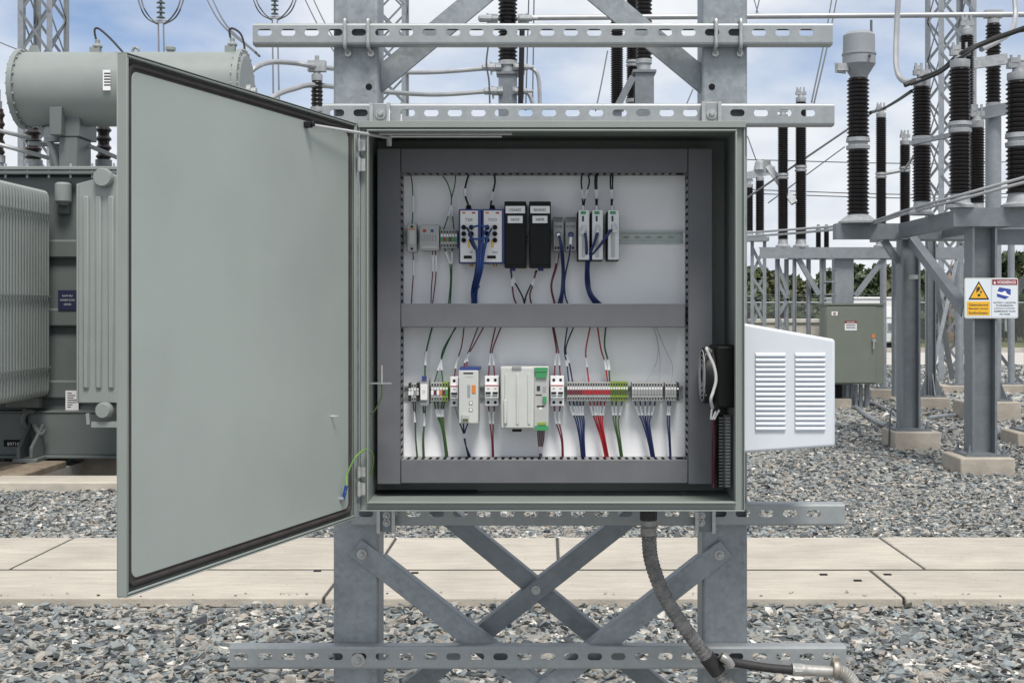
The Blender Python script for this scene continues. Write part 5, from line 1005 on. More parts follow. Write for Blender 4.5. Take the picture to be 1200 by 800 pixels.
m = MB(); sheds(m, (xP, yP, Z(120, yP)), (xP, yP, Z(28, yP)), .085, .105, .05, 20); part(m, 'insulator', 'porcelain', bp)
m = MB(); m.lathe((xP, yP, Z(28, yP)), (0, 0, 1), [(.08, 0), (.08, .06), (.05, .07), (.05, .12)], 16); m.obox(P(1164, 17, yP), Vector((.12, 0, 0)), Vector((0, .06, 0)), Vector((0, 0, .05))); part(m, 'clamp', 'alu', bp)
m = MB(); m.obox(P(1160, 72, yP - .5), Vector((.22, 0, .03)), Vector((0, .04, 0)), Vector((0, 0, .07))); m.tube([P(1178, 70, yP - .5), P(1215, 72, yP - .5)], .04, 10); part(m, 'switch_arm', 'cast', bp)
m = MB(); m.tube([P(566, 21.5, 17.0), P(1230, 17, 16.9)], .036, 14); one(m, 'busbar', 'alu', 'long tubular aluminium busbar running level across the sky', 'busbar', P(900, 19, 17))
# busbar support behind the cabinet
yC = 17.0
def mast(label, px, ptop, ycap, Y, rpx, wpost, dual=False):
    th = thing('insulator_post', label, 'insulator post', (X(px, Y), Y, 0), 'posts behind the frame'); x = X(px, Y)
    m = MB(); m.hbeam((x, Y, 0), (x, Y, Z(ycap + 3, Y)), wpost/F*Y, wpost/F*Y, .018, .012, (0, 1, 0)); part(m, 'post', 'galv_stand', th)
    m = MB(); w2 = wpost*.62/F*Y; m.box((x - w2, Y - w2, Z(ycap + 3, Y) + .001), (x + w2, Y + w2, Z(ycap, Y))); part(m, 'head_plate', 'galv_stand', th)
    m = MB(); m.lathe((x, Y, Z(ycap, Y) + .001), (0, 0, 1), [(rpx*.8/F*Y, 0), (rpx*.8/F*Y, .1), (rpx*.95/F*Y, .1), (rpx*.95/F*Y, .16)], 18); part(m, 'flange', 'cast', th)
    m = MB(); sheds(m, (x, Y, Z(ycap, Y) + .16), (x, Y, Z(ptop, Y)), rpx*.82/F*Y, rpx/F*Y, 4.6/F*Y, 20); part(m, 'insulator', 'porcelain', th)
    return th
th = mast('thick ribbed insulator post standing behind the gap between upper braces', 595, -25, 86, yC, 11.5, 21)
for px, py, r_ in ((575, 79, .05), (577, 107, .05), (613, 79, .045), (612, 107, .04), (571, 22, .05), (618, 22, .04)):
    m = MB(); m.lathe(P(px, py, yC - .15), (1, 0, 0), [(r_*.5, -.12), (r_, -.1), (r_, .06), (r_*.6, .07), (r_*.6, .14)], 10); m.obox(P(px + (6 if px < 595 else -5), py, yC - .1), Vector((.07, 0, 0)), Vector((0, .05, 0)), Vector((0, 0, .05))); m.tube([P(px, py - 6, yC - .15), P(px + 1, py + 9, yC - .15)], .014, 6); part(m, 'clamp', 'cast', th)
m = MB(); m.tube(smooth_path([P(572, 55, yC - .2), P(570, 75, yC - .2), P(573, 95, yC - .2), P(574, 122, yC - .2)], 5), .012, 6); part(m, 'earth_wire', 'conductor', th)
m = MB(); m.tube([P(612, 30, yC - .2), P(611, 80, yC - .2), P(610, 125, yC - .2)], .035, 8); part(m, 'drive_rod', 'porcelain', th)
for pts in ([(614, 79, yC), (624, 81, yC), (631, 92, yC), (633, 130, yC)], [(613, 108, yC), (620, 111, yC), (626, 126, yC)]):
    m = MB(); m.tube(smooth_path([P(*q) for q in pts], 6), .026, 8); part(m, 'lead', 'alu', th)
th = mast('ribbed insulator post with angled stay behind the right upper brace', 754.5, -30, 84, 17.2, 10, 22)
m = MB(); m.angle(P(742, 90, 17.0), P(722, 128, 17.0), .09, .01, (0, 1, 0)); part(m, 'stay', 'galv_stand', th)
column('disconnector_column', 'slim ribbed column leaning against the sky behind the upper rail', 'insulator', 723, 20, 128, 18, 7.6, (), 'ribbed columns behind the frame', base=False, post=True)
column('disconnector_column', 'dark ribbed column between slim column and the post with angled stay', 'insulator', 741, -20, 118, 18.4, 7.2, (75,), 'ribbed columns behind the frame', base=False, post=True)
column('post_insulator', 'short dark surge arrester under two arching tubes beside the post', 'insulator', 371.5, 95, 128, 14.5, 7.2, (), None, base=False, pitch=.045, post=True)
for i, pts in enumerate(([(282, 96, 13.45), (300, 79, 13.5), (318, 73, 14), (345, 74, 14.3), (371, 78, 14.5), (420, 83, 15.5), (500, 85, 16.5), (575, 80, 16.9)], [(296, 140, 13.3), (320, 114, 13.5), (345, 104, 14), (371, 100, 14.5), (440, 107, 15.5), (510, 111, 16.5), (577, 107, 16.9)])):
    cond(('upper' if i == 0 else 'lower') + ' pale tube arching from the transformer to the insulator post', pts, .03, 'alu', 'busbar', 'busbar', 'tubes from the transformer', 10, 10)
m = MB(); q = P(371.5, 78, 14.5); m.obox(q, Vector((.1, 0, 0)), Vector((0, .05, 0)), Vector((0, 0, .06))); m.cyl(q, q + Vector((0, 0, .12)), .025, n=8); m.cyl(q - Vector((0, 0, .16)), q, .04, n=10); one(m, 'tube_clamp', 'cast', 'grey clamp holding the arching tube above the short surge arrester', 'clamp', q)

# second row of stands
yT = 20.0; TZ2 = Z(290, yT)
st2 = thing('equipment_stand', 'galvanised portal stand behind the green cabinet with two tall columns', 'steel stand', (X(990, yT), yT, 0))
m = MB(); channel(m, (X(889, yT), yT - .1, TZ2 - .085), (X(1134, yT), yT - .1, TZ2 - .085), .17, .09, (0, -1, 0)); part(m, 'cross_beam', 'galv_far', st2)
m = MB(); channel(m, (X(930, yT), yT + .5, TZ2 - .105), (X(1134, yT), yT + .5, TZ2 - .105), .13, .09, (0, -1, 0)); part(m, 'cross_beam', 'galv_far', st2)
for px, wd, tube in ((911, 5, 0), (923, 5.5, 1), (931, 4, 0), (949, 5.5, 1), (963, 4.5, 0)):
    x = X(px, yT); r = wd/2/F*yT; m = MB()
    if tube: m.cyl((x, yT + .1, 0), (x, yT + .1, TZ2 - .175), r, n=16)
    else: m.hbeam((x, yT, 0), (x, yT, TZ2 - .175), 2*r, 2*r, .01, .008, (1, 0, 0))
    part(m, 'leg', 'galv_far', st2)
m = MB(); x = X(989.5, yT); m.box((x - .15, yT, 0.0), (x + .15, yT + .22, TZ2 - .172)); part(m, 'box_column', 'galv_far', st2, bevel=.012)
m = MB(); x = X(1035.5, yT + 1); m.cyl((x, yT + .35, .12), (x, yT + .35, TZ2 - .172), .045, n=14); part(m, 'leg', 'galv_far', st2)
for a, b in (((936, 303), (960, 345)), ((1037, 302), (1003, 347))):
    m = MB(); m.angle(P(*a, yT - .04), P(*b, yT - .04), .075, .009, (0, 1, 0)); part(m, 'knee_brace', 'galv_far', st2)
for a, b in (((912, 310), (924, 345)), ((924, 350), (912, 370)), ((912, 372), (924, 395)), ((911, 330), (924, 352))):
    m = MB(); m.angle(P(*a, yT + .02), P(*b, yT + .02), .05, .006, (0, 1, 0)); part(m, 'lacing', 'galv_far', st2)
m = MB()
for py in (302, 315, 330, 345): m.bar(P(966, py, yT), P(980, py, yT), .02, .02, (0, 1, 0))
m.bar(P(966.5, 300, yT + .02), P(966.5, 352, yT + .02), .03, .03, (0, 1, 0)); part(m, 'ladder', 'galv_far', st2)
column('disconnector_column', 'tall slim ribbed column with mid collar on the portal stand, nearer the cabinet', 'insulator', 917.5, 140, 285, yT, 6.4, (207,), 'tall columns on the portal stand', zbase=TZ2 + .001)
column('disconnector_column', 'tall slim ribbed column with mid collar beside its twin on portal stand', 'insulator', 938.5, 120, 285, yT, 6.8, (198,), 'tall columns on the portal stand', zbase=TZ2 + .001)
column('disconnector_column', 'slim ribbed column behind the current transformer with wire on its cap', 'insulator', 1032.5, 138, 285, yT, 6.4, (206,), 'tall columns on the portal stand', zbase=TZ2 + .001)
column('disconnector_column', 'shorter ribbed column with square head between two thicker ones', 'insulator', 1060.5, 170, 285, yT, 6.4, (199,), 'tall columns on the portal stand', zbase=TZ2 + .001)
for px, lb in ((959, 'tiny pin insulator on the portal beam, next to the tall twin columns'), (968.5, 'tiny pin insulator on the portal beam, on the side of the current transformer')): column('post_insulator', lb, 'insulator', px, 271, 290, yT + .4, 3.3, (), 'pin insulators on the portal stand', base=False, zbase=TZ2 - .04)
m = MB(); m.bar(P(899, 193, yT + .3), P(931, 238, yT - .1), .1, .05, (0, 1, 0)); m.obox(P(899, 195, yT + .3), Vector((.05, 0, 0)), Vector((0, .04, 0)), Vector((0, 0, .1))); one(m, 'switch_blade', 'cast', 'grey switch blade slanting across the two tall slim columns', 'switch blade', P(915, 215, yT))
m = MB(); m.tube([P(1034, 204, yT), P(1060, 199, yT)], .03, 8); m.tube([P(1060, 199, yT), P(1080, 170, 16)], .02, 8); one(m, 'link_bar', 'cast', 'thin grey bar from slim column collar to the shorter column', 'bar', P(1047, 202, yT))
# lattice stand further back
yU = 25.0; st3 = thing('lattice_stand', 'small lattice stand topped by two short ribbed columns beside cabinet', 'steel stand', (X(888, yU), yU, 0)); zu = Z(283, yU)
for px in (872, 881.5, 896):
    m = MB(); m.angle((X(px, yU), yU, 0), (X(px, yU), yU, zu), 4/F*yU, .012, (0, 1, 0)); part(m, 'leg', 'galv_far', st3)
m = MB(); m.box((X(865, yU), yU - .2, zu + .001), (X(899.5, yU), yU + .2, zu + .08)); part(m, 'head_plate', 'galv_far', st3)
for a, b in ((290, 320), (325, 345), (350, 380)):
    m = MB(); m.angle(P(882, a, yU), P(896, b, yU), .05, .008, (0, 1, 0)); part(m, 'lacing', 'galv_far', st3); m = MB(); m.angle(P(896, a, yU + .03), P(882, b, yU + .03), .05, .008, (0, 1, 0)); part(m, 'lacing', 'galv_far', st3)
for i, px in enumerate((877.5, 890.5)):
    column('disconnector_column', ('short ribbed column on the lattice stand, half hidden by the cabinet edge', 'short ribbed column on the lattice stand under the pointed clamp')[i], 'insulator', px, 212 if i else 220, 281, yU, 5.4, (), 'short columns on the lattice stand', zbase=zu + .081)
m = MB(); q = P(890, 203, yU); m.obox(q, Vector((.3, 0, .06)), Vector((0, .05, 0)), Vector((0, 0, .07))); m.lathe(q + Vector((0, 0, .06)), (0, 0, 1), [(.12, 0), (.09, .16), (.03, .2)], 10); one(m, 'line_clamp', 'cast', 'pointed grey clamp on top of the lattice stand columns', 'clamp', q)
# green marshalling box
gy = 19.3; gb = thing('marshalling_box', 'olive green steel cabinet with red and white notice on pipe legs', 'cabinet', (X(997, gy), gy, 0))
m = MB(); m.box(P(967, 450, gy), P(1027.5, 357.5, gy + .4)); part(m, 'housing', 'green_box', gb, bevel=.006)
m = MB(); m.box(P(965.5, 357.3, gy - .02), P(1029, 355.4, gy + .42)); part(m, 'roof_lip', 'green_box', gb)
m = MB(); m.box(P(968.5, 448.5, gy - .018), P(1026.3, 359.5, gy - .0005)); dr = part(m, 'door', 'green_box', gb, bevel=.006); yg = gy - .0185
def gface(n_, a, b, t_, bt, mt, pr=.003, y=None): m = MB(); y = yg if y is None else y; m.box(P(a, bt, y - pr), P(b, t_, y)); return part(m, n_, mt, dr)
gface('notice', 990, 1004, 376, 387, 'label'); gface('notice_header', 990, 1004, 376, 378.7, 'sign_red', .005); text('DANGER', 997, 377.4, 1.6, yg - .007, 'label', dr, wpx=9); gface('emblem_plate', 974.5, 981.5, 365, 369.5, 'label'); gface('emblem', 976.5, 979.5, 365.8, 368.7, 'brass', .005)
for i in range(3): gface('notice_print', 991.5, 1002.5, 380 + i*2, 380.8 + i*2, 'ink', .004)
gface('tag', 1021.8, 1025.5, 391.5, 395.5, 'orange'); m = MB(); m.lathe(P(1024, 399, yg), (0, -1, 0), [(.03, 0), (.03, .03)], 12); m.bar(P(1024, 399, yg - .035), P(1023.7, 409, yg - .035), .025, .012, (0, 1, 0)); part(m, 'handle', 'zinc', dr)
for i, px in enumerate((993, 998, 1003, 1008.5, 1016)):
    m = MB(); r = (.028, .014, .03, .032, .04)[i]; m.cyl((X(px, gy + .2), gy + .2, -.02), (X(px, gy + .2), gy + .2, Z(450.3, gy + .2)), r, n=12); part(m, 'pipe_leg', 'galv_far', gb)
m = MB(); m.box(P(978, 466, gy + .2), P(985, 450.4, gy + .3)); part(m, 'cable_duct', 'black', gb)
m = MB(); m.box((X(974, gy), gy + .1, -.05), (X(1000, gy), gy + .5, .14)); one(m, 'concrete_footing', 'footing', 'concrete block under the green cabinet', 'footing', (X(987, gy), gy + .3, 0), 'concrete footings of the steel stands', bevel=.015)
# further footings and posts
f4 = footing('concrete footing under the dark gusseted post behind knee brace', 1079, 1114, 466, 480, .6); f5 = footing('concrete footing beside the green cabinet under a round post', 1021, 1052, 456, 467, .6)
f6 = footing('far concrete footing under a pale round post, before the light pavement', 1105, 1133, 452, 460, .6); f7 = footing('far concrete footing beyond the sign under a slim tube post', 1173, 1206, 451, 460, .6); f8 = footing('concrete footing beyond the warning sign post, cut by the photo edge', 1193, 1240, 507, 524, .55)
def simple_post(label, f, px, ptop, r, mt, gusset=False, sect='tube'):
    x = X(px, f[1]); th = thing('steel_post', label, 'steel post', (x, f[1], f[2]), 'single posts of the yard'); zt_ = Z(ptop, f[1])
    plate_bolts(th, x, f[1], f[2], r + .12, r + .12); m = MB()
    if sect == 'tube': m.cyl((x, f[1], f[2] + .025), (x, f[1], zt_), r, n=16)
    else: m.hbeam((x, f[1], f[2] + .025), (x, f[1], zt_), 2*r, 2*r, .014, .01, (1, 0, 0))
    part(m, 'post', mt, th)
    for i in range(4 if gusset else 0):
        e1 = Vector(((1, 0, 0), (-1, 0, 0), (0, 1, 0), (0, -1, 0))[i]); c = Vector((x, f[1], f[2] + .025)); m = MB(); m.prism([c + e1*r, c + e1*(r + .13), c + e1*r + Vector((0, 0, .32))], Vector((-e1.y, e1.x, 0))*.014); part(m, 'gusset', mt, th)
    return th, x, zt_
simple_post('round galvanised post beside the green cabinet', f5, 1035, 300, .055, 'galv_far')
th, x, zt_ = simple_post('dark gusseted steel post behind the knee brace', f4, 1091, 262, .06, 'galv_stand', True, 'h')
m = MB(); m.angle((x + .05, f4[1], Z(320, f4[1])), P(1117, 444, 21.5), .07, .009, (0, 1, 0)); part(m, 'back_stay', 'galv_far', th)
m = MB(); m.angle((x + .05, f4[1], Z(425, f4[1])), P(1122, 300, f4[1] + 1.2), .06, .009, (0, 1, 0)); part(m, 'back_stay', 'galv_stand', th)
simple_post('pale round post behind the dark gusseted one', f6, 1124, 288, .07, 'galv_far'); th, x, zt_ = simple_post('slim tube post seen beyond the sign', f7, 1185, 270, .06, 'galv_far')
m = MB(); m.angle(P(1172, 415, 23.2), P(1200, 452, 24), .05, .008, (0, 1, 0)); part(m, 'back_stay', 'galv_far', th)
th, x, zt_ = simple_post('steel post past the sign carrying the stand end', f8, 1216, 262, .11, 'galv_stand', False, 'h')
m = MB(); m.angle(P(1212, 315, f8[1]), P(1183, 352, f8[1] + 3), .1, .01, (0, 1, 0)); part(m, 'knee_brace', 'galv_far', th)
# earth straps lying on the gravel
for lab, pts in (('pale earth strap lying on the gravel from the green cabinet', [(1003, 479, 19.1), (1012, 487, 17.9), (1024, 495, 16.8), (1038, 502, 16.0)]), ('grey earth conduit lying between two concrete footings', [(1088, 493, 17.1), (1104, 491, 17.4), (1124, 489, 17.6)]), ('grey pipe lying beside the second stand footing', [(1000, 470, 20.6), (1020, 474, 19.9), (1040, 482, 18.6), (1050, 488, 17.8)]), ('grey conduit leaning on the footing behind sign post', [(1161, 493, 17), (1167, 503, 15.9), (1172, 513, 14.8)])):
    sp = smooth_path([Vector((X(a, Yq), Yq, .045)) for a, b, Yq in pts], 5); m = MB(); m.tube(sp, .028, 8); one(m, 'earth_conduit', 'galv_far', lab, 'conduit', sp[0], 'conduits on the gravel')
m = MB(); m.tube(smooth_path([Vector((X(1046, 13.6) + .0, 13.75, .02)), Vector((X(1047, 13.6), 13.75, .25)), Vector((X(1050, 13.6), 13.78, .42)), Vector((X(1056, 13.6), 13.8, .40))], 6), .009, 8); one(m, 'earth_lead', 'conductor', 'thin grey earth lead looping up beside the second stand post', 'cable', (X(1046, 13.6), 13.75, 0))
mat('dark_green', (.012, .03, .02), .5)
# ------------------------------------------------------------------ lattice towers
def tower(label, pxs, Y, ztop, depth, npan, ptop_ref=None, taper=0.0, leg=.12, lace=.06):
    x0_, x1_ = X(pxs[0], Y), X(pxs[1], Y); th = thing('lattice_tower', label, 'tower', ((x0_+x1_)/2, Y + depth/2, 0), 'lattice towers'); cs = [(x0_, Y), (x1_, Y), (x1_, Y + depth), (x0_, Y + depth)]; cxm, cym = (x0_+x1_)/2, Y + depth/2
    def at(i, z): k = 1 + taper*(1 - z/ztop); return Vector((cxm + (cs[i % 4][0] - cxm)*k, cym + (cs[i % 4][1] - cym)*k, z))
    for i in range(4): m = MB(); n_ = Vector((cxm - cs[i][0], 0, 0)).normalized(); m.angle(at(i, 0), at(i, ztop), leg, .012, (0, 1 if i < 2 else -1, 0), 1 if i in (0, 3) else -1); part(m, 'leg', 'galv_far', th)
    hh = ztop / npan
    for i in range(4):
        for k in range(npan):
            m = MB(); a, b = at(i, k*hh), at(i + 1, (k+1)*hh); nn = (a - Vector((cxm, cym, a.z))) + (b - Vector((cxm, cym, b.z))); nn.z = 0
            m.bar(a, b, lace, .008, nn); part(m, 'lacing', 'galv_stand', th)
            m = MB(); a, b = at(i + 1, k*hh), at(i, (k+1)*hh); m.bar(a + nn.normalized()*.01, b + nn.normalized()*.01, lace, .008, nn); part(m, 'lacing', 'galv_stand', th)
    return th
tower('tall lattice tower rising behind the transformer conservator', (24, 58), 27, 9.5, .95, 11)
tower('narrow lattice tower half hidden behind the frame post', (437, 473), 38, 11.5, .95, 12)
tower('lattice tower standing behind the ribbed columns of the sign stand', (1103, 1141), 27, 9.5, .95, 11)
# insulator strings and overhead conductors
for i, (px, pb, Y) in enumerate(((188.5, 27, 30), (322, 22, 34))):
    x = X(px, Y); zb = Z(pb, Y); th = thing('insulator_string', ('hanging disc insulator string above the conservator', 'hanging disc insulator string left of the frame post')[i], 'insulator', (x, Y, zb), 'hanging insulator strings')
    for k in range(9): z = zb + .1 + k*.115; m = MB(); m.lathe((x, Y, z), (0, 0, 1), [(.03, 0), (.1, .012), (.105, .025), (.05, .06), (.03, .075), (.022, .115)], 14); part(m, 'disc', 'glass_ins', th)
    m = MB(); m.obox((x, Y, zb + .03), Vector((.12, 0, 0)), Vector((0, .04, 0)), Vector((0, 0, .035))); part(m, 'yoke', 'cast', th)
    for s in (-1, 1): m = MB(); m.tube([P(px + s*3, pb, Y), P(px + s*3.2 + 1, 75, Y - 6), P(px + s*3.4 + 2, 130, Y - 12)], .018, 6); part(m, 'dropper', 'conductor', th)
    for s, e in ((-1, 0), (-1, 6), (1, 0), (1, 6)): m = MB(); m.tube(smooth_path([P(px + s*3, pb + 2, Y), P(px + s*(14 + e*.5), pb - 8 + e*.3, Y), P(px + s*(22 + e*.6), pb - 24, Y), P(px + s*(28 + e), pb - 60, Y + 2)], 6), .018, 6); part(m, 'jumper', 'conductor', th)
W = [('overhead wire sloping down from the sky to the conservator', (236, -14, 32), (300, 62, 15)), ('second overhead wire beside the one sloping to the conservator', (243, -14, 32), (304, 66, 15)), ('thin overhead wire sloping to the frame post', (352, -12, 36), (392, 62, 30)), ('thin overhead wire at the frame post edge', (362, -12, 36), (400, 60, 30)), ('overhead wire pair member left of current transformer', (978, -20, 30), (951, 120, 22)), ('overhead wire pair member right beside its twin', (984, -20, 30), (954, 121, 22)),
     ('far level wire low in the sky beyond the slim columns', (870, 187, 70), (1300, 186, 70)), ('second far level wire below the first', (870, 222, 70), (1300, 224, 70)), ('third far level wire close above the stands', (870, 226.5, 70), (1300, 228, 70)), ('thin wire crossing above the radiators at the photo edge', (-40, 28, 40), (30, 62, 36)), ('overhead wire falling behind the slim column by the brace', (712, 60, 26), (698, 130, 24)), ('overhead wire falling beside the upper brace foot', (812, 105, 26), (795, 140, 24)), ('high wire pair member by the frame post top', (880, -15, 34), (889, 18, 32)), ('high wire leaving toward the busbar', (893, -15, 34), (885, 20, 32)), ('vertical wire hanging behind thick insulator post', (626, -15, 26), (624, 130, 26)), ('second vertical wire hanging behind thick insulator post', (620, -15, 25), (616, 130, 25)), ('thin wire slanting past lattice stand clamp', (876, 160, 26), (893, 205, 25))]
for lab, a, b in W:
    pa, pb_ = P(*a), P(*b); mid = (pa + pb_)/2 - Vector((0, 0, .012*(pa - pb_).length)); m = MB(); sp = smooth_path([pa, mid, pb_], 8); m.tube(sp, .005 + .00032*max(a[2], b[2]), 6); one(m, 'overhead_wire', 'conductor', lab, 'wire', pa, 'overhead wires')
# ------------------------------------------------------------------ far ground, fence, trailer, trees
m = MB(); m.add([(-60, 34.5, .004), (120, 34.5, .004), (120, 44, .004), (-60, 44, .004)], [(0, 1, 2, 3)]); struct(m, 'pavement', 'road', smooth=0)
m = MB(); m.box((-60, 44.0, -.05), (120, 44.3, .16)); one(m, 'kerb', 'slab_edge', 'long pale kerb far behind the stands along the pavement', 'kerb', (20, 44.1, 0))
m = MB(); m.add([(-100, 44.4, .02), (160, 44.4, .02), (160, 140, .02), (-100, 140, .02)], [(0, 1, 2, 3)]); struct(m, 'verge', 'grass', smooth=0)
def chainlink():
    m = bpy.data.materials.new('chainlink'); m.use_nodes = True; t = m.node_tree; b = t.nodes['Principled BSDF']; b.inputs['Base Color'].default_value = (0.16, 0.17, 0.17, 1); b.inputs['Roughness'].default_value = .5
    co = t.nodes.new('ShaderNodeTexCoord'); hs = []
    for a in (.785, -.785):
        mp = t.nodes.new('ShaderNodeMapping'); mp.inputs['Rotation'].default_value = (0, a, 0); wv = t.nodes.new('ShaderNodeTexWave'); wv.inputs['Scale'].default_value = 4.4; wv.bands_direction = 'X'; wv.wave_profile = 'SIN'
        t.links.new(co.outputs['Object'], mp.inputs[0]); t.links.new(mp.outputs[0], wv.inputs['Vector']); gt = t.nodes.new('ShaderNodeMath'); gt.operation = 'GREATER_THAN'; gt.inputs[1].default_value = .93; t.links.new(wv.outputs['Fac'], gt.inputs[0]); hs.append(gt.outputs[0])
    mm = t.nodes.new('ShaderNodeMath'); mm.operation = 'MAXIMUM'; t.links.new(hs[0], mm.inputs[0]); t.links.new(hs[1], mm.inputs[1]); t.links.new(mm.outputs[0], b.inputs['Alpha']); M['chainlink'] = m
chainlink()
fe = thing('chain_link_fence', 'grey chain link fence running before the trees', 'fence', (18, 52, 0)); fy = 52.0
m = MB(); m.add([(-2, fy, .05), (46, fy, .05), (46, fy, 1.74), (-2, fy, 1.74)], [(0, 1, 2, 3)]); part(m, 'mesh_panel', 'chainlink', fe, smooth=0)
m = MB(); m.cyl((-2, fy, 1.76), (46, fy, 1.76), .035, n=8); part(m, 'top_rail', 'galv_far', fe)
for i in range(17): m = MB(); xx = -2 + i*3; m.cyl((xx, fy + .03, 0), (xx, fy + .03, 1.86), .035, n=8); part(m, 'fence_post', 'galv_far', fe)
for i in range(3): m = MB(); zz = 1.9 + i*.09; m.tube([(-2, fy - .05 - i*.05, zz), (46, fy - .05 - i*.05, zz)], .008, 4); part(m, 'barbed_strand', 'galv_far', fe)
# low retaining blocks beyond the fence (left) and white trailer
m = MB(); m.box((X(880, 49), 49, 0), (X(962, 49), 49.6, .95)); lw = one(m, 'low_wall', 'slab_edge', 'low grey wall with pale coping seen under the portal stand', 'wall', (X(920, 49), 49.3, 0), bevel=.03)
m = MB(); m.box((X(879, 49), 48.93, .955), (X(963, 49), 49.67, 1.12)); part(m, 'coping', 'road', lw, bevel=.03)
yt = 46; tl = thing('trailer', 'white site trailer parked behind the green cabinet', 'trailer', (X(1030, yt), yt + 1, 0))
m = MB(); m.box((X(985, yt), yt, .28), (X(1056, yt), yt + 2.4, Z(350, yt))); part(m, 'body', 'trailer', tl, bevel=.06)
m = MB(); m.box((X(984, yt), yt - .04, Z(350, yt) + .002), (X(1057, yt), yt + 2.44, Z(347.8, yt))); part(m, 'roof_edge', 'label', tl)
m = MB(); m.box(P(1040, 388, yt - .04), P(1052, 378, yt - .002)); w_ = part(m, 'window', 'plastic_mid', tl); m = MB(); m.box(P(1041, 387, yt - .05), P(1051, 379, yt - .041)); part(m, 'pane', 'glass_ins', w_)
m = MB(); m.box(P(1037, 372, yt - .03), P(1055, 360, yt - .002)); part(m, 'side_panel', 'label', tl, bevel=.02)
m = MB(); m.box(P(1048, 403, yt - .3), P(1059, 390, yt - .05)); part(m, 'utility_box', 'dark_green', tl, bevel=.03)
for px in (1000, 1044): m = MB(); m.lathe((X(px, yt), yt + .1, .34), (0, 1, 0), [(.2, 0), (.34, .01), (.34, .2), (.2, .21)], 20); part(m, 'wheel', 'black_rubber', tl)
m = MB(); m.box((X(990, yt), yt + .15, .2), (X(1052, yt), yt + 2.2, .445)); part(m, 'chassis', 'plastic_dark', tl)
y2 = 60; m = MB(); m.box((X(1066, y2), y2, 0), (X(1085, y2), y2 + 3, Z(352, y2))); sh = one(m, 'shed', 'trailer', 'small pale shed behind the fence between two steel posts', 'shed', (X(1075, y2), y2 + 1.5, 0), bevel=.03)
m = MB(); m.prism([(X(1065, y2), y2 - .1, Z(352, y2) + .002), (X(1086, y2), y2 - .1, Z(352, y2) + .002), (X(1075.5, y2), y2 - .1, Z(346, y2))], (0, 3.2, 0)); part(m, 'roof', 'plastic_grey', sh)
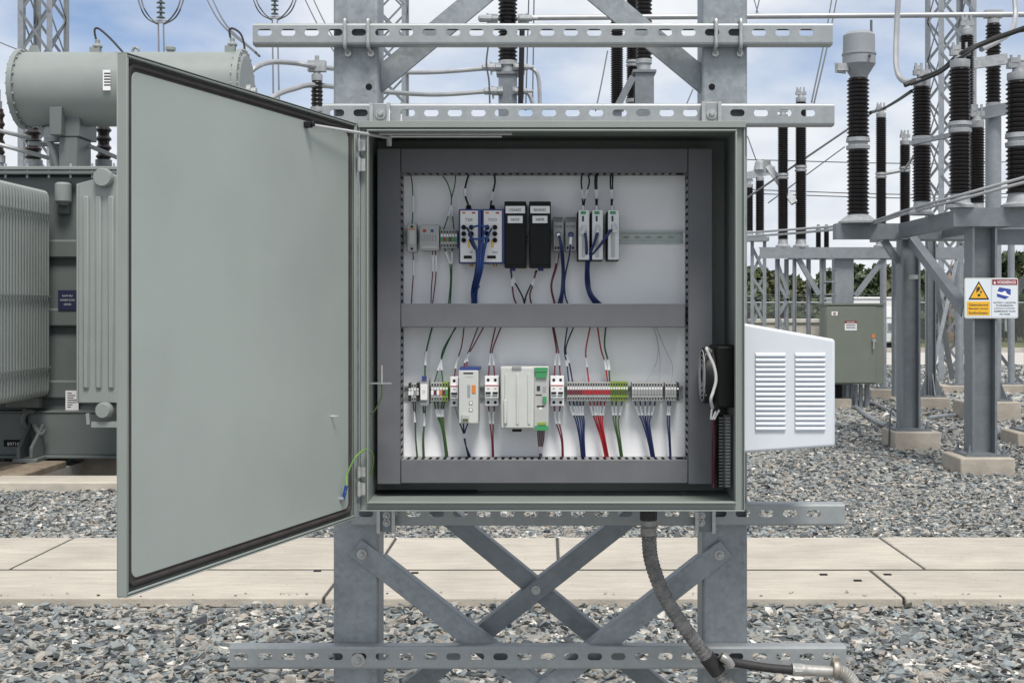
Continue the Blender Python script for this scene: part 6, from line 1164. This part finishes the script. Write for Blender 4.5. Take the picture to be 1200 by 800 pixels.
# trees: trunk, limbs, leaf clumps
def leafmat(name, c1, c2):
    m = bpy.data.materials.new(name); m.use_nodes = True; t = m.node_tree; b = t.nodes['Principled BSDF']; b.inputs['Roughness'].default_value = .6
    a = t.nodes.new('ShaderNodeAttribute'); a.attribute_name = 'tone'; r = t.nodes.new('ShaderNodeValToRGB'); r.color_ramp.elements[0].color = c1 + (1,); r.color_ramp.elements[1].color = c2 + (1,)
    t.links.new(a.outputs['Fac'], r.inputs[0]); t.links.new(r.outputs[0], b.inputs['Base Color']); M[name] = m
leafmat('leaf_a', (.022, .038, .013), (.085, .11, .038)); leafmat('leaf_b', (.018, .034, .014), (.062, .092, .036)); leafmat('leaf_c', (.032, .04, .014), (.105, .115, .04))
def tree(label, x, y, h, w_, mt, seed, n=2600, leaf=.17, cat='tree', grp='trees behind the fence', name='tree'):
    r = np.random.RandomState(seed); rr = random.Random(seed); th = thing(name, label, cat, (x, y, 0), grp)
    m = MB(); m.tube([(x, y, -.05), (x + rr.uniform(-.1, .1), y, h*.3), (x + rr.uniform(-.2, .2), y, h*.75)], lambda t: .04*h*.6*(1 - .75*t), 8); tk_ = part(m, 'trunk', 'bark', th)
    for k in range(6): a = rr.uniform(0, 6.28); z = h*rr.uniform(.2, .6); m = MB(); m.tube([(x, y, z), (x + math.cos(a)*w_*.2, y + math.sin(a)*w_*.2, z + h*.12), (x + math.cos(a)*w_*.38, y + math.sin(a)*w_*.38, z + h*.2)], lambda t: .018*h*.5*(1 - .8*t), 6); part(m, 'limb', 'bark', tk_)
    nc = 26; c = r.normal(0, 1, (nc, 3)); c /= np.linalg.norm(c, axis=1)[:, None]; c *= r.uniform(.35, 1, (nc, 1))**.5; c = c*np.array([w_*.42, w_*.42, h*.40]) + np.array([x, y, h*.56]); cr_ = r.uniform(.16, .30, nc)*min(w_, h)*.75
    ix = r.randint(0, nc, n); d_ = r.normal(0, 1, (n, 3)); d_ /= np.linalg.norm(d_, axis=1)[:, None]; p = c[ix] + d_*cr_[ix][:, None]*r.uniform(.55, 1.12, (n, 1))*np.array([1, 1, .8])
    p[:, 2] = np.maximum(p[:, 2], .12)
    u = r.normal(0, 1, (n, 3)); u /= np.linalg.norm(u, axis=1)[:, None]; v = np.cross(u, d_ + r.normal(0, .5, (n, 3))); v /= np.linalg.norm(v, axis=1)[:, None] + 1e-6; s = leaf*r.uniform(.6, 1.4, (n, 1))
    V = np.stack([p - u*s, p + v*s*.55, p + u*s, p - v*s*.55], 1).reshape(-1, 3) - np.array([x, y, 0]); me = bpy.data.meshes.new('crown'); me.from_pydata(V.tolist(), [], np.arange(4*n).reshape(-1, 4).tolist())
    at_ = me.attributes.new('tone', 'FLOAT', 'POINT'); tone = np.clip(r.normal(.45, .2, nc)[ix] + r.normal(0, .18, n), 0, 1); at_.data.foreach_set('value', np.repeat(tone, 4).astype(np.float32)); me.materials.append(M[mt]); me.shade_flat()
    o = bpy.data.objects.new('crown', me); COL.objects.link(o); o.parent = th; ORG[o] = ORG[th]
TL = ['dense dark green tree behind the fence', 'mid green bushy tree behind the fence', 'yellowish green loose tree behind the fence']
def where(px):
    for lim, t in ((899, 'behind the small lattice stand'), (935, 'behind the legs of the portal stand'), (972, 'behind the low grey wall'), (1010, 'behind the box column of portal stand'), (1058, 'behind the white trailer'), (1088, 'behind the pale shed'), (1130, 'beside the bare dead trunk'), (1170, 'behind the round busbar post'), (1210, 'beyond the warning sign')):
        if px < lim: return t
    return 'far beyond the warning sign, past the last steel post'
rt = random.Random(12)
for i in range(22):
    px = 868 + i*17 + rt.uniform(-5, 5); Y = rt.uniform(60, 76); pt = 312 + rt.uniform(-9, 9)
    if 905 < px < 960: pt += 14
    if px > 1170: pt -= 12
    k = rt.randrange(3); h_ = Z(pt, Y); tree(TL[k].replace('behind the fence', where(px)), X(px, Y), Y, h_, rt.uniform(2.1, 3.2), ('leaf_b', 'leaf_a', 'leaf_c')[k], 100 + i, n=4200, leaf=.20)
for i in range(16):
    px = 872 + i*23 + rt.uniform(-6, 6); Y = rt.uniform(56, 60); tree('low dense %s bush %s' % (('mid green', 'dark green')[i % 2], where(px)), X(px, Y), Y, rt.uniform(1.5, 2.5), rt.uniform(1.8, 2.6), 'leaf_b' if i % 2 else 'leaf_a', 300 + i, n=2200, leaf=.18, cat='bush', grp='bushes behind the fence', name='bush')
m = MB(); m.tube(smooth_path([(X(1114, 58), 58, 0), (X(1115, 58), 58, Z(345, 58)), (X(1112, 58), 58, Z(322, 58)), (X(1116, 58), 58, Z(305, 58))], 5), lambda t: .16*(1 - .8*t), 8); one(m, 'dead_tree', 'deadwood', 'bare pale dead trunk standing before the green trees', 'tree', (X(1114, 58), 58, 0))
